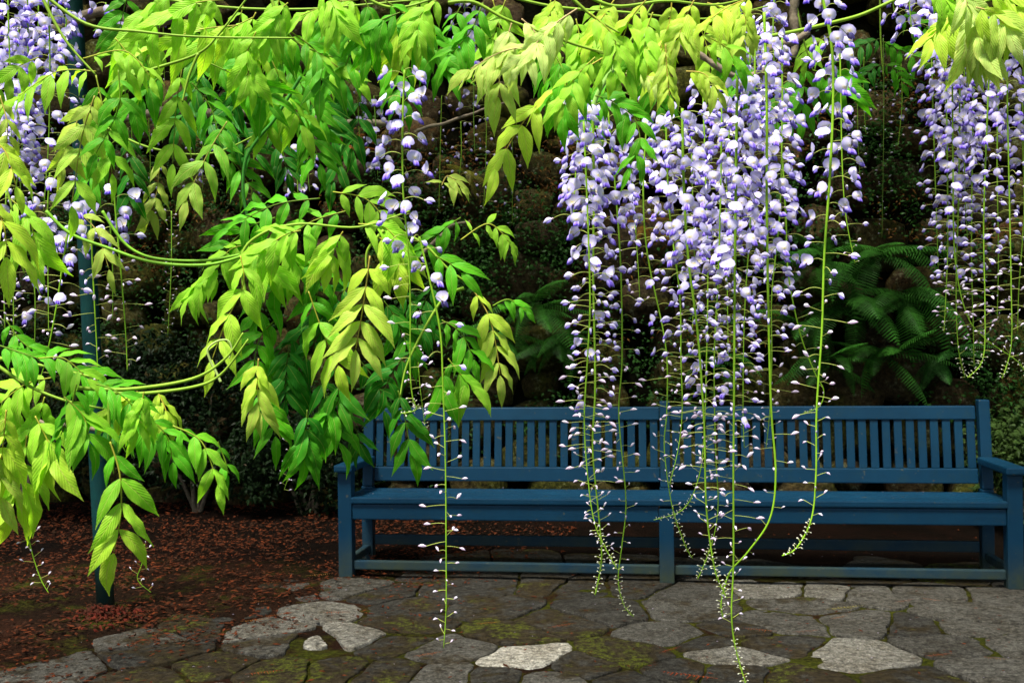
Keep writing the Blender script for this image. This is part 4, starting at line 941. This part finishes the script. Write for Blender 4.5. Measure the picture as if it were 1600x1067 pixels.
# the two big groups in front of the bench
raceme([(926, 160), (928, 300), (927, 430), (930, 600), (926, 700), (935, 800), (940, 870), (930, 930)], 2.20, 400, 640, 800, 4.6, 'left raceme of the main group with bright yellow stalk and grey knobbly tip', 1.1, sr=.0030)
raceme([(912, 190), (918, 330), (922, 470), (918, 560), (913, 660), (920, 760), (930, 820), (948, 860), (965, 890)], 2.12, 385, 560, 770, 5.6, 'raceme just left of the yellow stalk with pale twisted tip below the bench seat', 1.05)
raceme([(950, 175), (962, 300), (970, 420), (972, 560), (967, 650), (978, 780), (972, 850), (966, 905), (975, 945), (990, 963)], 2.28, 340, 560, 860, 7.0, 'raceme right of the yellow stalk ending in a hook on the flagstones', 1.0, stepb=12)
raceme([(905, 165), (900, 260), (896, 340)], 2.3, 330, 370, 400, 5.2, 'short dense raceme at the left edge of the main group', 1.05)
raceme([(1010, 200), (1005, 300), (1012, 400), (1040, 540), (1042, 640), (1038, 700), (1050, 790), (1070, 850), (1082, 872)], 2.35, 350, 560, 800, 6.5, 'raceme curving right to end in a small fork below the seat', 1.0, stepb=11)
raceme([(1040, 180), (1046, 330), (1062, 460), (1064, 560), (1066, 640), (1060, 700), (1046, 757)], 2.25, 380, 560, 740, 6.2, 'raceme whose tip ends at the seat left of the densest group', 1.0, stepb=10)
raceme([(1066, 170), (1068, 280), (1075, 400), (1090, 520), (1100, 660), (1103, 780), (1110, 850), (1120, 900), (1136, 935)], 2.12, 400, 640, 830, 5.4, 'raceme with slanting bright green stalk in the middle of the dense group', 1.08, sr=.0030)
raceme([(1098, 130), (1102, 260), (1106, 420), (1104, 560), (1100, 680), (1092, 745), (1068, 795), (1022, 812)], 2.40, 380, 570, 770, 6.0, 'raceme swinging left to end in a pale hook under the seat edge', 1.0, stepb=9)
raceme([(1128, 150), (1126, 300), (1122, 440), (1116, 560), (1118, 700), (1122, 790), (1112, 850), (1090, 905)], 2.30, 420, 650, 820, 5.4, 'raceme just left of the longest one, ending above the stretcher', 1.05, stepb=9)
raceme([(1152, 120), (1150, 260), (1148, 450), (1147, 600), (1146, 740), (1146, 880), (1143, 960), (1150, 1015), (1166, 1070)], 2.15, 420, 660, 890, 5.2, 'longest raceme, its tip hanging past the bottom edge', 1.05, stepb=11, sr=.0030)
raceme([(1180, 60), (1178, 200), (1172, 350), (1163, 500), (1161, 640), (1163, 700)], 2.42, 400, 600, 700, 5.0, 'raceme behind the longest one ending at the back slats', 1.0)
raceme([(1194, 20), (1198, 160), (1198, 320), (1201, 500), (1205, 640), (1212, 740), (1203, 810), (1170, 860), (1140, 895), (1127, 940), (1130, 965)], 2.18, 380, 540, 640, 5.0, 'raceme with a long bare curve sweeping left under the seat', 1.05, sr=.0030, stepb=30)
raceme([(1222, 60), (1222, 200), (1218, 340), (1206, 460), (1206, 560), (1203, 640), (1197, 700)], 2.32, 360, 560, 690, 5.6, 'raceme right of the densest group ending on the back slats', 1.0)
raceme([(1222, 240), (1228, 340), (1232, 430), (1250, 520), (1272, 580), (1287, 610), (1280, 635), (1256, 645)], 2.38, 330, 480, 640, 7.5, 'slim raceme curving right then hooking back over the top rail', .95, stepb=13)
raceme([(1140, 190), (1135, 300), (1136, 420), (1138, 560)], 2.55, 400, 560, 640, 4.6, 'dense short raceme at the back of the middle group', 1.0)
raceme([(1080, 200), (1082, 300), (1085, 400), (1082, 520)], 2.6, 390, 540, 600, 4.8, 'short back raceme between the slanting stalk and the densest flowers', 1.0)
raceme([(1170, 10), (1172, 90), (1168, 160), (1176, 260), (1185, 370)], 2.5, 330, 380, 420, 4.8, 'dense back raceme under the woody branch end', 1.0)
raceme([(985, 150), (985, 230), (990, 310), (996, 400), (1000, 470)], 2.5, 330, 440, 480, 8, 'loose back raceme between the two main groups', 1.0)
raceme([(1210, -10), (1208, 60), (1212, 150), (1215, 240)], 2.45, 240, 260, 280, 5.4, 'short raceme hanging from the top edge beside the woody branch', 1.0)
# sparse one at right
raceme([(1282, -15), (1298, 60), (1302, 140), (1297, 270), (1288, 400), (1284, 520), (1276, 640), (1275, 740), (1268, 810), (1245, 855), (1222, 868)], 2.05, 290, 470, 790, 9.0, 'sparse raceme by itself right of the group with large round flowers', 1.12, stepb=15, sr=.0030)
raceme([(1312, 60), (1314, 160), (1316, 260), (1322, 340), (1336, 412)], 2.5, 330, 370, 400, 9.0, 'thin raceme behind the sparse one ending beside the fern', 1.0)
# far right group
RG = [([(1478, 95), (1480, 240), (1481, 380), (1478, 460), (1475, 520)], 2.95, 230, 440, 500, 4.2, 'leftmost long raceme of the far right group'),
 ([(1488, 110), (1489, 250), (1492, 400), (1510, 490), (1540, 530), (1590, 565), (1612, 600)], 2.85, 260, 440, 600, 4.6, 'far right raceme with its lower stalk curving to the right edge'),
 ([(1500, 120), (1498, 300), (1494, 440), (1497, 540), (1508, 590)], 2.95, 250, 430, 560, 5.0, 'far right raceme hanging straight to a short tip, second from the left'),
 ([(1522, 120), (1519, 260), (1518, 400), (1521, 520), (1522, 572)], 3.0, 250, 430, 540, 4.8, 'far right raceme in the middle of its group'),
 ([(1548, 60), (1542, 200), (1537, 350), (1539, 480), (1536, 560), (1512, 590)], 2.75, 250, 420, 550, 5.0, 'far right raceme with bright stalk hooking left at the tip'),
 ([(1575, 20), (1574, 150), (1577, 300), (1580, 450), (1580, 540), (1566, 592)], 2.7, 210, 400, 560, 5.4, 'far right raceme with the straightest bright stalk, ending lowest'),
 ([(1600, 60), (1598, 200), (1600, 330), (1592, 450), (1590, 520)], 2.9, 260, 400, 520, 6.0, 'raceme cut by the right edge'),
 ([(1455, 60), (1457, 150), (1460, 240), (1463, 330), (1466, 420)], 3.05, 220, 400, 420, 4.6, 'short raceme at the outer left of the far right group'),
 ([(1508, 60), (1506, 180), (1508, 300), (1512, 380)], 3.1, 330, 390, 400, 4.4, 'dense back raceme within the far right group'),
 ([(1560, 130), (1558, 250), (1560, 400), (1558, 500)], 3.1, 240, 420, 500, 5.5, 'thin back raceme between the two straight bright stalks')]
for (pa, D, yo, yh, yb, st, lb) in RG: raceme(pa, D, yo, yh, yb, st * 1.15, lb, 1.12, .92, sr=.0024)
raceme([(1412, -40), (1420, 0), (1425, 60)], 2.5, 90, 95, 96, 5.0, 'short raceme of large flowers at the top edge right of the gap', 1.15)
raceme([(1455, -40), (1458, 10), (1462, 100)], 2.6, 110, 130, 140, 4.6, 'large flowered short raceme left of the olive leaf fan', 1.15)
raceme([(1395, -30), (1396, 10), (1400, 30)], 2.7, 60, 80, 90, 6, 'few pale flowers hanging from the top edge left of the short raceme', 1.0)
raceme([(1590, -30), (1592, 20), (1588, 90)], 2.6, 110, 130, 140, 6, 'short raceme in the top right corner behind the yellow leaves', 1.05)
# centre single ones
raceme([(632, 110), (629, 200), (630, 300), (637, 380), (641, 470), (641, 580), (645, 622), (650, 640), (626, 646)], 1.78, 330, 420, 620, 6.0, 'single raceme left of centre with round lavender flowers', 0.90, stepb=15, sr=.0020)
raceme([(655, 370), (672, 440), (688, 520), (692, 600), (696, 720), (697, 850), (697, 950), (693, 1012)], 1.72, 490, 600, 1100, 17, 'long thin raceme with few buds hanging in front of the left bay of the bench', 0.82, stepb=13, sr=.0019)
raceme([(652, 545), (656, 600), (662, 650), (668, 692)], 2.4, 500, 540, 640, 8, 'tiny thin raceme in front of the left end of the bench back', .8, stepb=9, sr=.0012)
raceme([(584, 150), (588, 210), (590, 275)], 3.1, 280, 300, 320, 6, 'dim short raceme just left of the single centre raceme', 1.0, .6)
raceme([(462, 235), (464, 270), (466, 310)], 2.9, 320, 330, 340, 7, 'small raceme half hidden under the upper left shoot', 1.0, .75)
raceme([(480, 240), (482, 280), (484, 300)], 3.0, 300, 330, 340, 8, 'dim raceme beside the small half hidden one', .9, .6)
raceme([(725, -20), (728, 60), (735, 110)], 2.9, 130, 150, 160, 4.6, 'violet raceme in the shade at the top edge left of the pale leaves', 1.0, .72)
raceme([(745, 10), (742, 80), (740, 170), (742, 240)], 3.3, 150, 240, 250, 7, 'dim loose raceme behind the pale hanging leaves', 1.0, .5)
# left mass
LM = [([(12, -30), (14, 60), (18, 160), (16, 250)], 2.30, 240, 260, 280, 4.0, 'dense raceme at the very left edge, top', 1.0),
 ([(42, -30), (44, 80), (42, 180), (22, 330), (22, 560)], 2.35, 230, 330, 520, 4.4, 'long raceme near the left edge with green stalk down to the lower leaves', 1.0),
 ([(75, -20), (78, 100), (76, 220), (68, 330)], 2.30, 130, 300, 340, 4.6, 'raceme second from the left edge among the mass of flowers', 1.0),
 ([(105, 10), (100, 90), (96, 160)], 2.45, 130, 150, 160, 5.2, 'short raceme right of the left flower mass', .95),
 ([(165, 5), (172, 40), (170, 80)], 2.9, 60, 70, 80, 12, 'two or three pale flowers hanging below the green vine at the top left', .9),
 ([(30, 20), (28, 120), (30, 240), (34, 340)], 2.55, 260, 330, 350, 4.4, 'back raceme filling the left flower mass', .85),
 ([(60, -30), (60, 40), (58, 130)], 2.5, 150, 160, 170, 4.8, 'short back raceme at the top of the left flower mass', .85),
 ([(112, 330), (100, 400), (88, 480), (72, 560), (56, 612)], 2.05, 430, 500, 640, 7.5, 'slanting raceme with large flowers crossing down to the lower left leaves', 1.05),
 ([(78, 270), (74, 340), (75, 420), (76, 520)], 2.3, 360, 470, 520, 8.0, 'upright raceme just left of the slanting one', .95),
 ([(142, 330), (144, 400), (148, 480), (152, 560), (152, 605)], 2.15, 375, 440, 620, 8.5, 'raceme right of the slanting one with pink buds', 1.0),
 ([(178, 300), (184, 370), (192, 460), (197, 530), (199, 580)], 2.1, 360, 400, 700, 9.0, 'rightmost raceme over the green post with evenly spaced buds', 1.0),
 ([(172, 350), (176, 420), (176, 500)], 2.5, 360, 440, 500, 9, 'thin back raceme before the green post', .85),
 ([(50, 400), (55, 470), (54, 550)], 2.4, 400, 520, 550, 9, 'back raceme low at the left with small buds', .8),
 ([(10, 300), (6, 420), (8, 520)], 2.4, 330, 450, 520, 8, 'raceme low at the very left edge behind the big yellow leaflets', .85)]
for (pa, D, yo, yh, yb, st, lb, ti) in LM: raceme(pa, D, yo, yh, yb, st, lb, 1.05, ti, sr=.0020)
# slight ones
raceme([(268, 330), (268, 400), (266, 460), (262, 525)], 2.6, 0, 0, 600, 8, 'thin greenish raceme of unopened buds over the dark gap left of the big shoot', .7, .75, stepb=7, sr=.0016)
raceme([(1380, 60), (1381, 150), (1380, 260), (1378, 372)], 3.5, 0, 0, 600, 12, 'faint thin raceme before the round mossy stones', .7, .5, stepb=9, sr=.0016)
raceme([(44, 838), (52, 870), (64, 905), (76, 926)], 1.9, 0, 0, 1000, 10, 'little tip of buds below the lower left leaves', .8, stepb=8, sr=.0013)
raceme([(226, 850), (222, 880), (215, 905), (236, 925)], 2.0, 0, 0, 1000, 10, 'tiny bud tip behind the leaf hanging over the post', .75, stepb=10, sr=.0012)
raceme([(455, 680), (452, 715), (450, 745), (444, 765)], 2.3, 0, 0, 1000, 10, 'tiny raceme tip under the deep green leaves left of the bench', .7, .8, stepb=7, sr=.0012)
# distant racemes in the shade by the wall: alike, small
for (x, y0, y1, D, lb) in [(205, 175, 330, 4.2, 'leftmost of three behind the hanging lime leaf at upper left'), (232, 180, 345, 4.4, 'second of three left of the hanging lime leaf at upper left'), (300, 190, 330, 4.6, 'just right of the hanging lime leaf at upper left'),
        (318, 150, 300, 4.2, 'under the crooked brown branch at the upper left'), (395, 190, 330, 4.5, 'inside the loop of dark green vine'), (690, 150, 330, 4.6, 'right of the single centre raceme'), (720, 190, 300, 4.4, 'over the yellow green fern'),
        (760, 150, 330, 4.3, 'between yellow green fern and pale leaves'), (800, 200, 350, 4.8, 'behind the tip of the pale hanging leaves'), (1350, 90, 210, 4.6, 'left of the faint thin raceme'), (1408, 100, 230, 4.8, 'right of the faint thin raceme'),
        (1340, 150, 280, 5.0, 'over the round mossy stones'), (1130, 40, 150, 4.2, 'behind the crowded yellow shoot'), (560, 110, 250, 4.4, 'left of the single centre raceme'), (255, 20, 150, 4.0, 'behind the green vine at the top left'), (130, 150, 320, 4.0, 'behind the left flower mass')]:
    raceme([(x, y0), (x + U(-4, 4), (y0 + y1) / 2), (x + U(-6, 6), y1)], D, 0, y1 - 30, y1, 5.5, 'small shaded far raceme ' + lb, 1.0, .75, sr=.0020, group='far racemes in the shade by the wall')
print('leaves', NLEAF, 'florets', NF)
